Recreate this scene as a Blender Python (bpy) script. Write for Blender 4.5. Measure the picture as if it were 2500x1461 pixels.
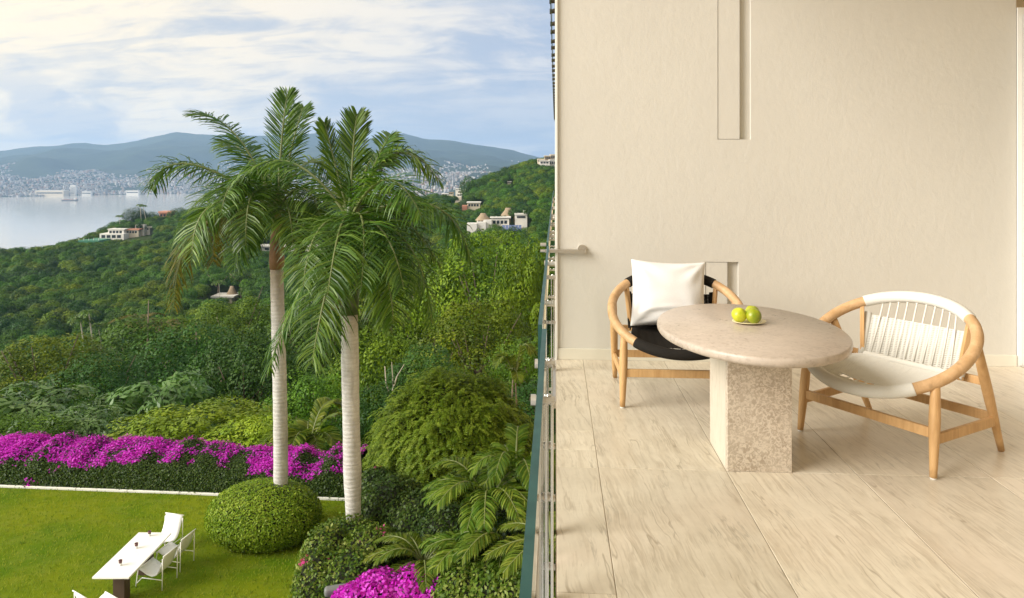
import bpy, bmesh, math, random
import numpy as np
from mathutils import Vector, Matrix

for o in list(bpy.data.objects):
    bpy.data.objects.remove(o, do_unlink=True)
SC = bpy.context.scene
COL = SC.collection
R = math.radians

# ------------------------------------------------------------------ camera
FPX, HOR, EYE = 1750.0, 417.0, 1.5          # focal length and horizon in photo pixels, eye height
YAW = math.atan(107 / 1750)
cam = bpy.data.cameras.new('camera')
cam.sensor_width = 36.0
cam.lens = FPX / 2500 * 36
cam.shift_y = -(730.5 - HOR) / 2500
cam.clip_start = 0.05
cam.clip_end = 40000
camo = bpy.data.objects.new('camera', cam)
COL.objects.link(camo)
camo.location = (0, 0, EYE)
camo.rotation_euler = (R(90), 0, YAW)
SC.camera = camo

# ------------------------------------------------------------------ light
SUN_DIR = Vector((-0.83, -0.36, 0.45)).normalized()     # towards the sun: left, a little behind
sl = bpy.data.lights.new('sun', 'SUN')
sl.energy = 3.3
sl.angle = R(38)
sl.color = (1.0, 0.95, 0.89)
slo = bpy.data.objects.new('sun', sl)
COL.objects.link(slo)
slo.rotation_euler = SUN_DIR.to_track_quat('Z', 'Y').to_euler()

SC.view_settings.view_transform = 'Standard'
SC.view_settings.look = 'None'
SC.view_settings.gamma = 1
SC.view_settings.exposure = 0.85
SC.render.engine = 'CYCLES'
SC.cycles.use_denoising = True
SC.cycles.max_bounces = 8
SC.cycles.transparent_max_bounces = 12
SC.cycles.volume_bounces = 1
SC.cycles.sample_clamp_indirect = 6

# ------------------------------------------------------------------ node helpers
def nd(nt, t, **kw):
    n = nt.nodes.new(t)
    for k, v in kw.items():
        if k.startswith('i_'):
            k = k[2:]
            key = int(k) if k.isdigit() else k.replace('_', ' ')
            n.inputs[key].default_value = v
        else:
            setattr(n, k, v)
    return n

def ramp(nt, src, stops, interp='LINEAR'):
    r = nt.nodes.new('ShaderNodeValToRGB')
    r.color_ramp.interpolation = interp
    els = r.color_ramp.elements
    while len(els) < len(stops):
        els.new(0.5)
    for e, (p, c) in zip(els, stops):
        e.position = p
        e.color = (c[0], c[1], c[2], 1) if hasattr(c, '__len__') else (c, c, c, 1)
    nt.links.new(src, r.inputs[0])
    return r

def math_(nt, op, a, b=None, clamp=False):
    m = nt.nodes.new('ShaderNodeMath')
    m.operation = op
    m.use_clamp = clamp
    for i, v in enumerate((a, b)):
        if v is None:
            continue
        if isinstance(v, (int, float)):
            m.inputs[i].default_value = v
        else:
            nt.links.new(v, m.inputs[i])
    return m.outputs[0]

def mix(nt, f, a, b, bt='MIX'):
    m = nt.nodes.new('ShaderNodeMix')
    m.data_type = 'RGBA'
    m.blend_type = bt
    for s, v in ((0, f), (6, a), (7, b)):
        if isinstance(v, (int, float)):
            m.inputs[s].default_value = v
        elif isinstance(v, tuple):
            m.inputs[s].default_value = (v[0], v[1], v[2], 1)
        else:
            nt.links.new(v, m.inputs[s])
    return m.outputs[2]

def noise_(nt, vec, scale, detail=3, rough=0.55, dist=0.0, out='Fac'):
    n = nt.nodes.new('ShaderNodeTexNoise')
    n.inputs['Scale'].default_value = scale
    n.inputs['Detail'].default_value = detail
    n.inputs['Roughness'].default_value = rough
    n.inputs['Distortion'].default_value = dist
    if vec is not None:
        nt.links.new(vec, n.inputs['Vector'])
    return n.outputs[out]

def mapping(nt, vec, scale=(1, 1, 1), rot=(0, 0, 0), loc=None):
    m = nt.nodes.new('ShaderNodeMapping')
    m.inputs['Scale'].default_value = scale
    m.inputs['Rotation'].default_value = rot
    nt.links.new(vec, m.inputs['Vector'])
    if loc is not None:
        nt.links.new(loc, m.inputs['Location'])
    return m.outputs[0]

def new_mat(name):
    m = bpy.data.materials.new(name)
    m.use_nodes = True
    nt = m.node_tree
    nt.nodes.clear()
    out = nt.nodes.new('ShaderNodeOutputMaterial')
    p = nt.nodes.new('ShaderNodeBsdfPrincipled')
    nt.links.new(p.outputs[0], out.inputs[0])
    return m, nt, p, out

def bump(nt, p, h, strength=0.3, dist=0.01):
    b = nt.nodes.new('ShaderNodeBump')
    b.inputs['Strength'].default_value = strength
    b.inputs['Distance'].default_value = dist
    nt.links.new(h, b.inputs['Height'])
    nt.links.new(b.outputs[0], p.inputs['Normal'])

def simple(name, col, rough=0.5, metal=0.0, var=0.08, scale=6.0, bstr=0.0, bscale=40):
    m, nt, p, out = new_mat(name)
    tc = nt.nodes.new('ShaderNodeTexCoord')
    f = noise_(nt, tc.outputs['Object'], scale, 4)
    c = mix(nt, f, tuple(max(0, x * (1 - var)) for x in col), tuple(min(1, x * (1 + var)) for x in col))
    nt.links.new(c, p.inputs['Base Color'])
    p.inputs['Roughness'].default_value = rough
    p.inputs['Metallic'].default_value = metal
    if bstr:
        bump(nt, p, noise_(nt, tc.outputs['Object'], bscale, 3), bstr, 0.005)
    return m

# ------------------------------------------------------------------ world: physical sky with thin broken cloud
w = bpy.data.worlds.new('World')
SC.world = w
w.use_nodes = True
nt = w.node_tree
nt.nodes.clear()
wo = nt.nodes.new('ShaderNodeOutputWorld')
bg = nt.nodes.new('ShaderNodeBackground')
nt.links.new(bg.outputs[0], wo.inputs[0])
sky = nt.nodes.new('ShaderNodeTexSky')
sky.sky_type = 'NISHITA'
sky.sun_disc = False
sky.sun_elevation = math.asin(SUN_DIR.z)
sky.sun_rotation = math.atan2(SUN_DIR.x, SUN_DIR.y)
sky.altitude = 120
sky.air_density = 1.0
sky.dust_density = 1.5
SKY_STRENGTH = 0.10
tc = nt.nodes.new('ShaderNodeTexCoord')
sep = nt.nodes.new('ShaderNodeSeparateXYZ')
nt.links.new(tc.outputs['Generated'], sep.inputs[0])
zz = math_(nt, 'ADD', math_(nt, 'MAXIMUM', sep.outputs[2], 0.0), 0.22)
cmb = nt.nodes.new('ShaderNodeCombineXYZ')
nt.links.new(math_(nt, 'DIVIDE', sep.outputs[0], zz), cmb.inputs[0])
nt.links.new(math_(nt, 'DIVIDE', sep.outputs[1], zz), cmb.inputs[1])
big_n = noise_(nt, mapping(nt, cmb.outputs[0], scale=(0.75, 1.0, 1), rot=(0, 0, R(-20))), 1.05, 6, 0.52, 1.1)
fine_n = noise_(nt, mapping(nt, cmb.outputs[0], scale=(0.9, 1.35, 1), rot=(0, 0, R(-30))), 2.6, 8, 0.62, 0.9)
n3 = noise_(nt, mapping(nt, tc.outputs['Generated'], scale=(1, 1, 1.7)), 6.5, 7, 0.52, 0.25)
# brightness of the thin cloud around the (veiled) sun
dotn = nt.nodes.new('ShaderNodeVectorMath')
dotn.operation = 'DOT_PRODUCT'
nt.links.new(tc.outputs['Generated'], dotn.inputs[0])
dotn.inputs[1].default_value = SUN_DIR
gl = math_(nt, 'ADD', math_(nt, 'MULTIPLY', dotn.outputs['Value'], 1.25), 0.62, True)
litc = mix(nt, gl, (0.68, 0.72, 0.80), (1.14, 0.98, 0.72))
shdc = mix(nt, gl, (0.36, 0.46, 0.66), (0.64, 0.66, 0.68))
msk = math_(nt, 'ADD', math_(nt, 'MULTIPLY', big_n, 0.58), math_(nt, 'MULTIPLY', fine_n, 0.42))
msk = math_(nt, 'ADD', msk, math_(nt, 'MULTIPLY', math_(nt, 'SUBTRACT', gl, 0.5), 0.15))
cl = mix(nt, ramp(nt, msk, [(0.40, 0.0), (0.56, 1.0)], 'EASE').outputs[0], shdc, litc)
cover = ramp(nt, msk, [(0.34, 0.0), (0.50, 1.0)]).outputs[0]
wisp = noise_(nt, mapping(nt, cmb.outputs[0], scale=(0.55, 1.8, 1), rot=(0, 0, R(-16))), 6.5, 6, 0.6, 0.5)
wisp = math_(nt, 'MULTIPLY', ramp(nt, wisp, [(0.52, 0.0), (0.66, 1.0)]).outputs[0], 0.5)
cl = mix(nt, wisp, cl, shdc)
# cumulus bank low over the mountains
low = ramp(nt, sep.outputs[2], [(0.02, 0.0), (0.05, 0.9), (0.09, 0.8), (0.15, 0.0)]).outputs[0]
cum = math_(nt, 'MULTIPLY', low, ramp(nt, n3, [(0.46, 0.0), (0.53, 1.0)]).outputs[0])
cl = mix(nt, math_(nt, 'MULTIPLY', cum, 0.72), cl, (0.45, 0.54, 0.69))
rim = math_(nt, 'MULTIPLY', low, ramp(nt, n3, [(0.42, 0.0), (0.46, 1.0), (0.50, 0.0)]).outputs[0])
cl = mix(nt, math_(nt, 'MULTIPLY', rim, 0.35), cl, (0.95, 0.90, 0.82))
skyc = nt.nodes.new('ShaderNodeVectorMath')
skyc.operation = 'SCALE'
nt.links.new(sky.outputs[0], skyc.inputs[0])
skyc.inputs['Scale'].default_value = 1.0
# cloud colours are radiances on the display scale: bring them to the sky texture's own scale
clS = nt.nodes.new('ShaderNodeVectorMath')
clS.operation = 'SCALE'
nt.links.new(cl, clS.inputs[0])
clS.inputs['Scale'].default_value = 0.60 / SKY_STRENGTH
cov2 = math_(nt, 'ADD', math_(nt, 'MULTIPLY', cover, 0.10), 0.88, True)
fin = mix(nt, cov2, skyc.outputs[0], clS.outputs[0])
nt.links.new(fin, bg.inputs[0])
bg.inputs[1].default_value = SKY_STRENGTH
try:
    w.cycles.sampling_method = 'MANUAL'
    w.cycles.sample_map_resolution = 512
except Exception:
    pass

# ------------------------------------------------------------------ space helpers
FWD = np.array([-math.sin(YAW), math.cos(YAW), 0.0])
RGT = np.array([math.cos(YAW), math.sin(YAW), 0.0])
def pt(px, py, d):
    """point at depth d (metres along the view axis) seen at photo pixel px, py"""
    p = FWD * d + RGT * ((px - 1250) / FPX * d)
    return Vector((p[0], p[1], EYE + (HOR - py) / FPX * d))
def onz(px, py, z):
    return pt(px, py, (z - EYE) * FPX / (HOR - py))
def px_d(x, y):
    d = x * FWD[0] + y * FWD[1]
    return 1250 + FPX * (x * RGT[0] + y * RGT[1]) / max(d, 0.1), d

# ------------------------------------------------------------------ mesh helpers
class MB:
    def __init__(s):
        s.v = []
        s.f = []
    def add(s, vs, fs):
        b = len(s.v)
        s.v += [tuple(v) for v in vs]
        s.f += [tuple(i + b for i in f) for f in fs]
        return s
    def box(s, x0, x1, y0, y1, z0, z1):
        return s.add([(x0, y0, z0), (x1, y0, z0), (x1, y1, z0), (x0, y1, z0), (x0, y0, z1), (x1, y0, z1), (x1, y1, z1), (x0, y1, z1)],
                     [(0, 3, 2, 1), (4, 5, 6, 7), (0, 1, 5, 4), (1, 2, 6, 5), (2, 3, 7, 6), (3, 0, 4, 7)])
    def bbox(s, x0, x1, y0, y1, z0, z1, b):
        """box with chamfered vertical and top edges"""
        prof = [(x0 + b, y0), (x1 - b, y0), (x1, y0 + b), (x1, y1 - b), (x1 - b, y1), (x0 + b, y1), (x0, y1 - b), (x0, y0 + b)]
        cx, cy = (x0 + x1) / 2, (y0 + y1) / 2
        ins = [(x + (b if x < cx else -b), y + (b if y < cy else -b)) for x, y in prof]
        vs = [(x, y, z0) for x, y in prof] + [(x, y, z1 - b) for x, y in prof] + [(x, y, z1) for x, y in ins]
        n = 8
        fs = [tuple(range(n - 1, -1, -1)), tuple(range(2 * n, 3 * n))]
        for k in (0, 1):
            fs += [(k * n + i, k * n + (i + 1) % n, (k + 1) * n + (i + 1) % n, (k + 1) * n + i) for i in range(n)]
        return s.add(vs, fs)
    def tube(s, path, rad, n=8, closed=False, cap=True):
        P = [Vector(p) for p in path]
        m = len(P)
        rads = rad if hasattr(rad, '__len__') else [rad] * m
        rings = []
        ref = None
        for i, p in enumerate(P):
            if closed:
                t = (P[(i + 1) % m] - P[i - 1])
            else:
                t = P[min(i + 1, m - 1)] - P[max(i - 1, 0)]
            t = t.normalized()
            if ref is None:
                ref = Vector((0, 0, 1)) if abs(t.z) < 0.9 else Vector((1, 0, 0))
            u = (ref - t * ref.dot(t)).normalized()
            ref = u
            v = t.cross(u)
            rings.append([p + (u * math.cos(2 * math.pi * k / n) + v * math.sin(2 * math.pi * k / n)) * rads[i] for k in range(n)])
        vs = [q for r in rings for q in r]
        fs = []
        for i in range(m if closed else m - 1):
            j = (i + 1) % m
            fs += [(i * n + k, i * n + (k + 1) % n, j * n + (k + 1) % n, j * n + k) for k in range(n)]
        if cap and not closed:
            fs += [tuple(range(n - 1, -1, -1)), tuple((m - 1) * n + k for k in range(n))]
        return s.add(vs, fs)
    def lathe(s, prof, n=24, c=(0, 0, 0), sx=1.0, sy=1.0):
        vs, fs = [], []
        for r_, z in prof:
            vs += [(c[0] + r_ * sx * math.cos(2 * math.pi * k / n), c[1] + r_ * sy * math.sin(2 * math.pi * k / n), c[2] + z) for k in range(n)]
        for i in range(len(prof) - 1):
            fs += [(i * n + k, i * n + (k + 1) % n, (i + 1) * n + (k + 1) % n, (i + 1) * n + k) for k in range(n)]
        fs += [tuple(range(n - 1, -1, -1)), tuple((len(prof) - 1) * n + k for k in range(n))]
        return s.add(vs, fs)
    def bar(s, a, b, wd, ht, up=(0, 0, 1)):
        """rectangular bar from a to b, wd across, ht along up"""
        a, b, up = Vector(a), Vector(b), Vector(up)
        t = (b - a).normalized()
        sd = t.cross(up).normalized()
        u = sd.cross(t).normalized()
        vs = []
        for p in (a, b):
            for i, j in ((-1, -1), (1, -1), (1, 1), (-1, 1)):
                vs.append(p + sd * (i * wd / 2) + u * (j * ht / 2))
        return s.add(vs, [(0, 1, 2, 3), (7, 6, 5, 4), (0, 4, 5, 1), (1, 5, 6, 2), (2, 6, 7, 3), (3, 7, 4, 0)])
    def mesh(s, name, mat=None, smooth=False):
        me = bpy.data.meshes.new(name)
        me.from_pydata(s.v, [], s.f)
        if smooth:
            me.polygons.foreach_set('use_smooth', [True] * len(me.polygons))
        if mat:
            me.materials.append(mat)
        me.update()
        return me
    def build(s, name, mat, parent=None, smooth=False):
        return link(name, s.mesh(name, mat, smooth), parent)

def link(name, me, parent=None, loc=None, rz=None, scale=None):
    o = bpy.data.objects.new(name, me)
    COL.objects.link(o)
    if parent is not None:
        o.parent = parent
    if loc is not None:
        o.location = loc
    if rz is not None:
        o.rotation_euler = (0, 0, rz)
    if scale is not None:
        o.scale = scale
    return o

def tag(o, label=None, cat=None, group=None, kind=None):
    for k, v in (('label', label), ('category', cat), ('group', group), ('kind', kind)):
        if v:
            o[k] = v
    return o

def thing(name, label, cat, loc=(0, 0, 0), rz=0.0, group=None):
    o = bpy.data.objects.new(name, None)
    COL.objects.link(o)
    o.location = loc
    o.rotation_euler = (0, 0, rz)
    return tag(o, label, cat, group)

def copy_tree(o, parent=None):
    c = o.copy()
    COL.objects.link(c)
    if parent is not None:
        c.parent = parent
    for ch in o.children:
        copy_tree(ch, c)
    return c

def bevel(o, wd, seg=2):
    m = o.modifiers.new('bevel', 'BEVEL')
    m.width = wd
    m.segments = seg
    m.limit_method = 'ANGLE'
    m.angle_limit = R(40)
    return o

def quads(name, V, mat, rnd=None, nv=4):
    """fast mesh of n separate quads; V is (n,4,3)"""
    n = len(V)
    me = bpy.data.meshes.new(name)
    me.vertices.add(n * nv)
    me.vertices.foreach_set('co', np.ascontiguousarray(V, dtype=np.float32).ravel())
    me.loops.add(n * nv)
    me.loops.foreach_set('vertex_index', np.arange(n * nv, dtype=np.int32))
    me.polygons.add(n)
    me.polygons.foreach_set('loop_start', np.arange(n, dtype=np.int32) * nv)
    if rnd is not None:
        a = me.attributes.new('rnd', 'FLOAT', 'FACE')
        a.data.foreach_set('value', np.asarray(rnd, dtype=np.float32))
    me.materials.append(mat)
    me.update(calc_edges=True)
    return me

def unit(a):
    return a / np.maximum(np.linalg.norm(a, axis=-1, keepdims=True), 1e-9)

def leaf_quads(C, N, L, W, rng, axis=None, fold=0.18):
    """leaf-shaped (kite) quads at centres C facing N; axis biases the leaf direction"""
    n = len(C)
    t = rng.normal(size=(n, 3))
    if axis is not None:
        t = axis + 0.45 * t
    t = t - N * (t * N).sum(1, keepdims=True)
    t = unit(t)
    b = np.cross(N, t)
    L = np.broadcast_to(np.asarray(L, float), (n,))[:, None]
    W = np.broadcast_to(np.asarray(W, float), (n,))[:, None]
    return np.stack([C - t * L * .5, C + b * W * .5 - N * W * fold + t * L * .05, C + t * L * .5 - N * L * .08, C - b * W * .5 - N * W * fold + t * L * .05], axis=1)

# ================================================================== materials
def travertine(name, base, vein, dark, along='Y', scale=1.0, rough=0.32, mott=0.0, use_rand=True):
    m, nt, p, out = new_mat(name)
    tc = nt.nodes.new('ShaderNodeTexCoord')
    oi = nt.nodes.new('ShaderNodeObjectInfo')
    geo = nt.nodes.new('ShaderNodeNewGeometry')
    off = nt.nodes.new('ShaderNodeCombineXYZ')
    if use_rand:
        nt.links.new(math_(nt, 'MULTIPLY', oi.outputs['Random'], 37.0), off.inputs[0])
        nt.links.new(math_(nt, 'MULTIPLY', oi.outputs['Random'], 91.0), off.inputs[1])
    st = {'Y': (1, 0.075, 1), 'Z': (1, 1, 0.08), 'N': (1, 1, 1)}[along]
    rz = R(-6) if along == 'Y' else 0
    v = mapping(nt, geo.outputs['Position'], scale=(1, 1, 1), rot=(0, 0, rz), loc=off.outputs[0])
    warp = noise_(nt, v, 2.2 * scale, 3, out='Color')
    vm = nt.nodes.new('ShaderNodeVectorMath')
    vm.operation = 'MULTIPLY_ADD'
    nt.links.new(warp, vm.inputs[0])
    wq = 0.08 if along == 'Y' else 0.14
    vm.inputs[1].default_value = (wq, wq, wq)
    nt.links.new(v, vm.inputs[2])
    vs = mapping(nt, vm.outputs[0], scale=st)
    f1 = noise_(nt, vs, (20 if along == 'Y' else 9) * scale, 4 if along == 'Y' else 9, 0.6 if along == 'Y' else 0.74, 0.2)
    f2 = noise_(nt, vs, (52 if along == 'Y' else 34) * scale, 3 if along == 'Y' else 6, 0.6)
    f3 = noise_(nt, vm.outputs[0], 1.3 * scale, 3)
    patch = ramp(nt, noise_(nt, v, 1.7 * scale, 4, 0.6, 0.6), [(0.34, 0.3), (0.62, 1.0)]).outputs[0]
    soft = ramp(nt, f1, [(0.36, 1), (0.62, 0)]).outputs[0]
    c = mix(nt, math_(nt, 'MULTIPLY', soft, math_(nt, 'MULTIPLY', patch, 0.42 if along == 'Y' else 0.8)), base, vein)
    if along == 'Y':
        long_ = mapping(nt, vm.outputs[0], scale=(1, 0.035, 1))
        for sc_, wd_, am_, cc_ in ((13, 0.026, 0.9, vein), (31, 0.045, 0.75, vein), (9, 0.012, 0.85, dark), (15, 0.016, 0.4, (min(1, base[0] * 1.14), min(1, base[1] * 1.16), min(1, base[2] * 1.2)))):
            ln_ = math_(nt, 'ABSOLUTE', math_(nt, 'SUBTRACT', noise_(nt, long_, sc_, 3, 0.5, 0.1), 0.5))
            ln_ = ramp(nt, ln_, [(0.0, 1), (wd_, 0)]).outputs[0]
            pm_ = ramp(nt, noise_(nt, v, 2.0 + sc_ * 0.13, 3, 0.6), [(0.42, 0), (0.60, 1)]).outputs[0]
            c = mix(nt, math_(nt, 'MULTIPLY', ln_, math_(nt, 'MULTIPLY', pm_, am_)), c, cc_)
    fine = ramp(nt, f2, [(0.36, 1), (0.50, 0)]).outputs[0]
    c = mix(nt, math_(nt, 'MULTIPLY', fine, math_(nt, 'MULTIPLY', patch, 0.28 if along == 'Y' else 0.55)), c, dark)
    cloud = noise_(nt, v, 6.5 * scale, 7, 0.7, 0.4)
    c = mix(nt, math_(nt, 'MULTIPLY', ramp(nt, cloud, [(0.40, 0), (0.68, 1)]).outputs[0], 0.32), c, vein)
    c = mix(nt, math_(nt, 'MULTIPLY', ramp(nt, f3, [(0.45, 0), (0.7, 1)]).outputs[0], 0.22), c, (min(1, base[0] * 1.06), base[1] * 0.96, base[2] * 0.95))
    pores = ramp(nt, noise_(nt, vs, 120 * scale, 2), [(0.70, 0), (0.76, 0.5)]).outputs[0]
    c = mix(nt, pores, c, dark)
    # hairline dark cracks along the bedding
    f4 = noise_(nt, vs, 5.0 * scale, 6, 0.6)
    crack = ramp(nt, math_(nt, 'ABSOLUTE', math_(nt, 'SUBTRACT', f4, 0.5)), [(0.0, 1), (0.010, 0)]).outputs[0]
    crack = math_(nt, 'MULTIPLY', crack, ramp(nt, noise_(nt, v, 3.0 * scale, 2), [(0.5, 0), (0.62, 0.4)]).outputs[0])
    c = mix(nt, crack, c, tuple(x * 0.55 for x in dark))
    if mott:
        g = noise_(nt, v, 60 * scale, 4, 0.6, 1.2)
        g2 = noise_(nt, v, 9 * scale, 2)
        g = math_(nt, 'MULTIPLY', ramp(nt, g, [(0.46, 0), (0.54, 1)]).outputs[0], ramp(nt, g2, [(0.25, 0.5), (0.7, 1)]).outputs[0])
        c = mix(nt, math_(nt, 'MULTIPLY', g, mott), c, dark)
    # every slab has its own tone
    hs = nt.nodes.new('ShaderNodeHueSaturation')
    nt.links.new(c, hs.inputs['Color'])
    if use_rand:
        nt.links.new(math_(nt, 'ADD', math_(nt, 'MULTIPLY', oi.outputs['Random'], 0.16), 0.92), hs.inputs['Value'])
    nt.links.new(hs.outputs[0], p.inputs['Base Color'])
    rr = nt.nodes.new('ShaderNodeMapRange')
    nt.links.new(f1, rr.inputs[0])
    rr.inputs['To Min'].default_value = rough - 0.12
    rr.inputs['To Max'].default_value = rough + 0.14
    nt.links.new(rr.outputs[0], p.inputs['Roughness'])
    p.inputs['Specular IOR Level'].default_value = 0.35
    bump(nt, p, math_(nt, 'SUBTRACT', f2, math_(nt, 'MULTIPLY', crack, 0.8)), 0.12, 0.003)
    return m

def wood(name, col, dark, sc=(1, 1, 0.12)):
    m, nt, p, out = new_mat(name)
    tc = nt.nodes.new('ShaderNodeTexCoord')
    v = mapping(nt, tc.outputs['Object'], scale=sc)
    f = noise_(nt, v, 30, 6, 0.65, 0.8)
    g = noise_(nt, v, 110, 3, 0.6)
    k = noise_(nt, tc.outputs['Object'], 7, 2)
    c = mix(nt, ramp(nt, f, [(0.35, 0), (0.68, 1)]).outputs[0], dark, col)
    c = mix(nt, math_(nt, 'MULTIPLY', g, 0.35), c, dark)
    c = mix(nt, ramp(nt, k, [(0.70, 0), (0.78, 0.7)]).outputs[0], c, tuple(x * 0.45 for x in dark))
    nt.links.new(c, p.inputs['Base Color'])
    p.inputs['Roughness'].default_value = 0.48
    p.inputs['Specular IOR Level'].default_value = 0.3
    bump(nt, p, g, 0.1, 0.002)
    return m

def plaster(name, col, amp=0.2, bstr=0.25):
    m, nt, p, out = new_mat(name)
    geo = nt.nodes.new('ShaderNodeNewGeometry')
    a = noise_(nt, geo.outputs['Position'], 1.1, 4, 0.5)
    b = noise_(nt, geo.outputs['Position'], 26, 4, 0.55)
    d = noise_(nt, geo.outputs['Position'], 140, 3, 0.5)
    trow = noise_(nt, mapping(nt, geo.outputs['Position'], scale=(1.6, 1, 0.9), rot=(0, R(25), 0)), 7, 5, 0.6, 0.7)
    c = mix(nt, a, tuple(x * (1 - 0.05) for x in col), tuple(min(1, x * 1.04) for x in col))
    c = mix(nt, math_(nt, 'MULTIPLY', ramp(nt, trow, [(0.45, 0), (0.75, 1)]).outputs[0], amp), c, tuple(x * 0.9 for x in col))
    nt.links.new(c, p.inputs['Base Color'])
    p.inputs['Roughness'].default_value = 0.8
    p.inputs['Specular IOR Level'].default_value = 0.2
    h = math_(nt, 'ADD', math_(nt, 'MULTIPLY', trow, 1.6), math_(nt, 'ADD', b, math_(nt, 'MULTIPLY', d, 0.25)))
    bump(nt, p, h, bstr * 0.8, 0.006)
    return m

def foliage(name, cols, trans=0.28, rough=0.5, hue=0.014, val=0.26, spec=0.16):
    m, nt, p, out = new_mat(name)
    at = nt.nodes.new('ShaderNodeAttribute')
    at.attribute_name = 'rnd'
    oi = nt.nodes.new('ShaderNodeObjectInfo')
    k = len(cols)
    c = ramp(nt, at.outputs['Fac'], [(i / (k - 1), col) for i, col in enumerate(cols)]).outputs[0]
    hs = nt.nodes.new('ShaderNodeHueSaturation')
    nt.links.new(c, hs.inputs['Color'])
    nt.links.new(math_(nt, 'ADD', math_(nt, 'MULTIPLY', oi.outputs['Random'], -2 * hue), 0.5 + hue), hs.inputs['Hue'])
    r2 = math_(nt, 'FRACT', math_(nt, 'MULTIPLY', oi.outputs['Random'], 17.3))
    nt.links.new(math_(nt, 'ADD', math_(nt, 'MULTIPLY', r2, 2 * val), 1 - val), hs.inputs['Value'])
    nt.links.new(hs.outputs[0], p.inputs['Base Color'])
    p.inputs['Roughness'].default_value = rough
    p.inputs['Specular IOR Level'].default_value = spec
    tr = nt.nodes.new('ShaderNodeBsdfTranslucent')
    br = nt.nodes.new('ShaderNodeMix')
    tcol = mix(nt, 1.0, hs.outputs[0], (1.25, 1.35, 0.6), 'MULTIPLY')
    nt.links.new(tcol, tr.inputs[0])
    ms = nt.nodes.new('ShaderNodeMixShader')
    ms.inputs[0].default_value = trans
    nt.links.new(p.outputs[0], ms.inputs[1])
    nt.links.new(tr.outputs[0], ms.inputs[2])
    nt.links.new(ms.outputs[0], out.inputs[0])
    nt.nodes.remove(br)
    return m

def leafy_ground(name, cols, scale=3.0, rough=0.9):
    m, nt, p, out = new_mat(name)
    geo = nt.nodes.new('ShaderNodeNewGeometry')
    f = noise_(nt, geo.outputs['Position'], scale, 6, 0.65)
    k = len(cols)
    c = ramp(nt, f, [(0.3 + 0.4 * i / (k - 1), col) for i, col in enumerate(cols)]).outputs[0]
    nt.links.new(c, p.inputs['Base Color'])
    p.inputs['Roughness'].default_value = rough
    p.inputs['Specular IOR Level'].default_value = 0.1
    bump(nt, p, f, 0.6, 0.3)
    return m

def pane_mat(name, tint, fr=1.5):
    m, nt, p, out = new_mat(name)
    nt.nodes.remove(p)
    tr = nt.nodes.new('ShaderNodeBsdfTransparent')
    tr.inputs[0].default_value = (*tint, 1)
    gl = nt.nodes.new('ShaderNodeBsdfGlossy')
    gl.inputs['Roughness'].default_value = 0.01
    fz = nt.nodes.new('ShaderNodeFresnel')
    gm = nt.nodes.new('ShaderNodeNewGeometry')
    # both skins of a pane meet the light from the air side
    nt.links.new(math_(nt, 'ADD', math_(nt, 'MULTIPLY', gm.outputs['Backfacing'], 1 / fr - fr), fr), fz.inputs[0])
    ms = nt.nodes.new('ShaderNodeMixShader')
    nt.links.new(fz.outputs[0], ms.inputs[0])
    nt.links.new(tr.outputs[0], ms.inputs[1])
    nt.links.new(gl.outputs[0], ms.inputs[2])
    nt.links.new(ms.outputs[0], out.inputs[0])
    return m

def fabric(name, col, cord=0, rough=0.85, bstr=0.3):
    m, nt, p, out = new_mat(name)
    tc = nt.nodes.new('ShaderNodeTexCoord')
    f = noise_(nt, tc.outputs['Object'], 180, 2)
    g = noise_(nt, tc.outputs['Object'], 9, 3)
    c = mix(nt, f, tuple(x * 0.88 for x in col), col)
    c = mix(nt, math_(nt, 'MULTIPLY', g, 0.15), c, tuple(x * 0.8 for x in col))
    nt.links.new(c, p.inputs['Base Color'])
    p.inputs['Roughness'].default_value = rough
    p.inputs['Specular IOR Level'].default_value = 0.2
    bump(nt, p, f, bstr, 0.002)
    return m

M = {}
M['tile'] = travertine('travertine_tile', (0.70, 0.625, 0.50), (0.49, 0.415, 0.31), (0.32, 0.26, 0.18))
M['stone_top'] = travertine('travertine_top', (0.51, 0.435, 0.36), (0.40, 0.335, 0.27), (0.25, 0.195, 0.15), along='N', scale=1.3, rough=0.3, use_rand=False)
M['stone_side'] = travertine('travertine_side', (0.62, 0.565, 0.47), (0.56, 0.50, 0.40), (0.45, 0.38, 0.28), along='Z', scale=1.5, rough=0.4, use_rand=False)
M['stone_front'] = travertine('travertine_front', (0.64, 0.555, 0.45), (0.57, 0.485, 0.39), (0.32, 0.25, 0.18), along='N', scale=1.0, rough=0.45, mott=0.75, use_rand=False)
M['grout'] = simple('grout', (0.30, 0.24, 0.17), 0.9)
M['wall'] = plaster('cream_plaster', (0.635, 0.605, 0.535))
M['base'] = simple('baseboard_paint', (0.70, 0.66, 0.55), 0.5)
M['trim'] = simple('white_trim', (0.82, 0.80, 0.74), 0.4)
M['ceil'] = plaster('ceiling_plaster', (0.72, 0.58, 0.37), 0.1, 0.1)  # unseen surface, warm colour chosen to bounce lamp-like yellow onto the wall
M['steel'] = simple('brushed_steel', (0.62, 0.60, 0.56), 0.32, 1.0, 0.06, 30)
M['polish'] = simple('polished_steel', (0.78, 0.77, 0.74), 0.12, 1.0, 0.03, 20)
M['dsteel'] = simple('dark_bracket_metal', (0.10, 0.09, 0.07), 0.45, 1.0)
M['pane'] = pane_mat('railing_glass', (0.97, 0.99, 0.985))
M['pane_edge'] = simple('green_glass_edge', (0.030, 0.085, 0.075), 0.35, 0.0, 0.4, 14)
for n_ in M['pane_edge'].node_tree.nodes:
    if n_.type == 'BSDF_PRINCIPLED':
        n_.inputs['Specular IOR Level'].default_value = 0.12
M['wood'] = wood('teak', (0.66, 0.42, 0.20), (0.50, 0.29, 0.12))
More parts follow.
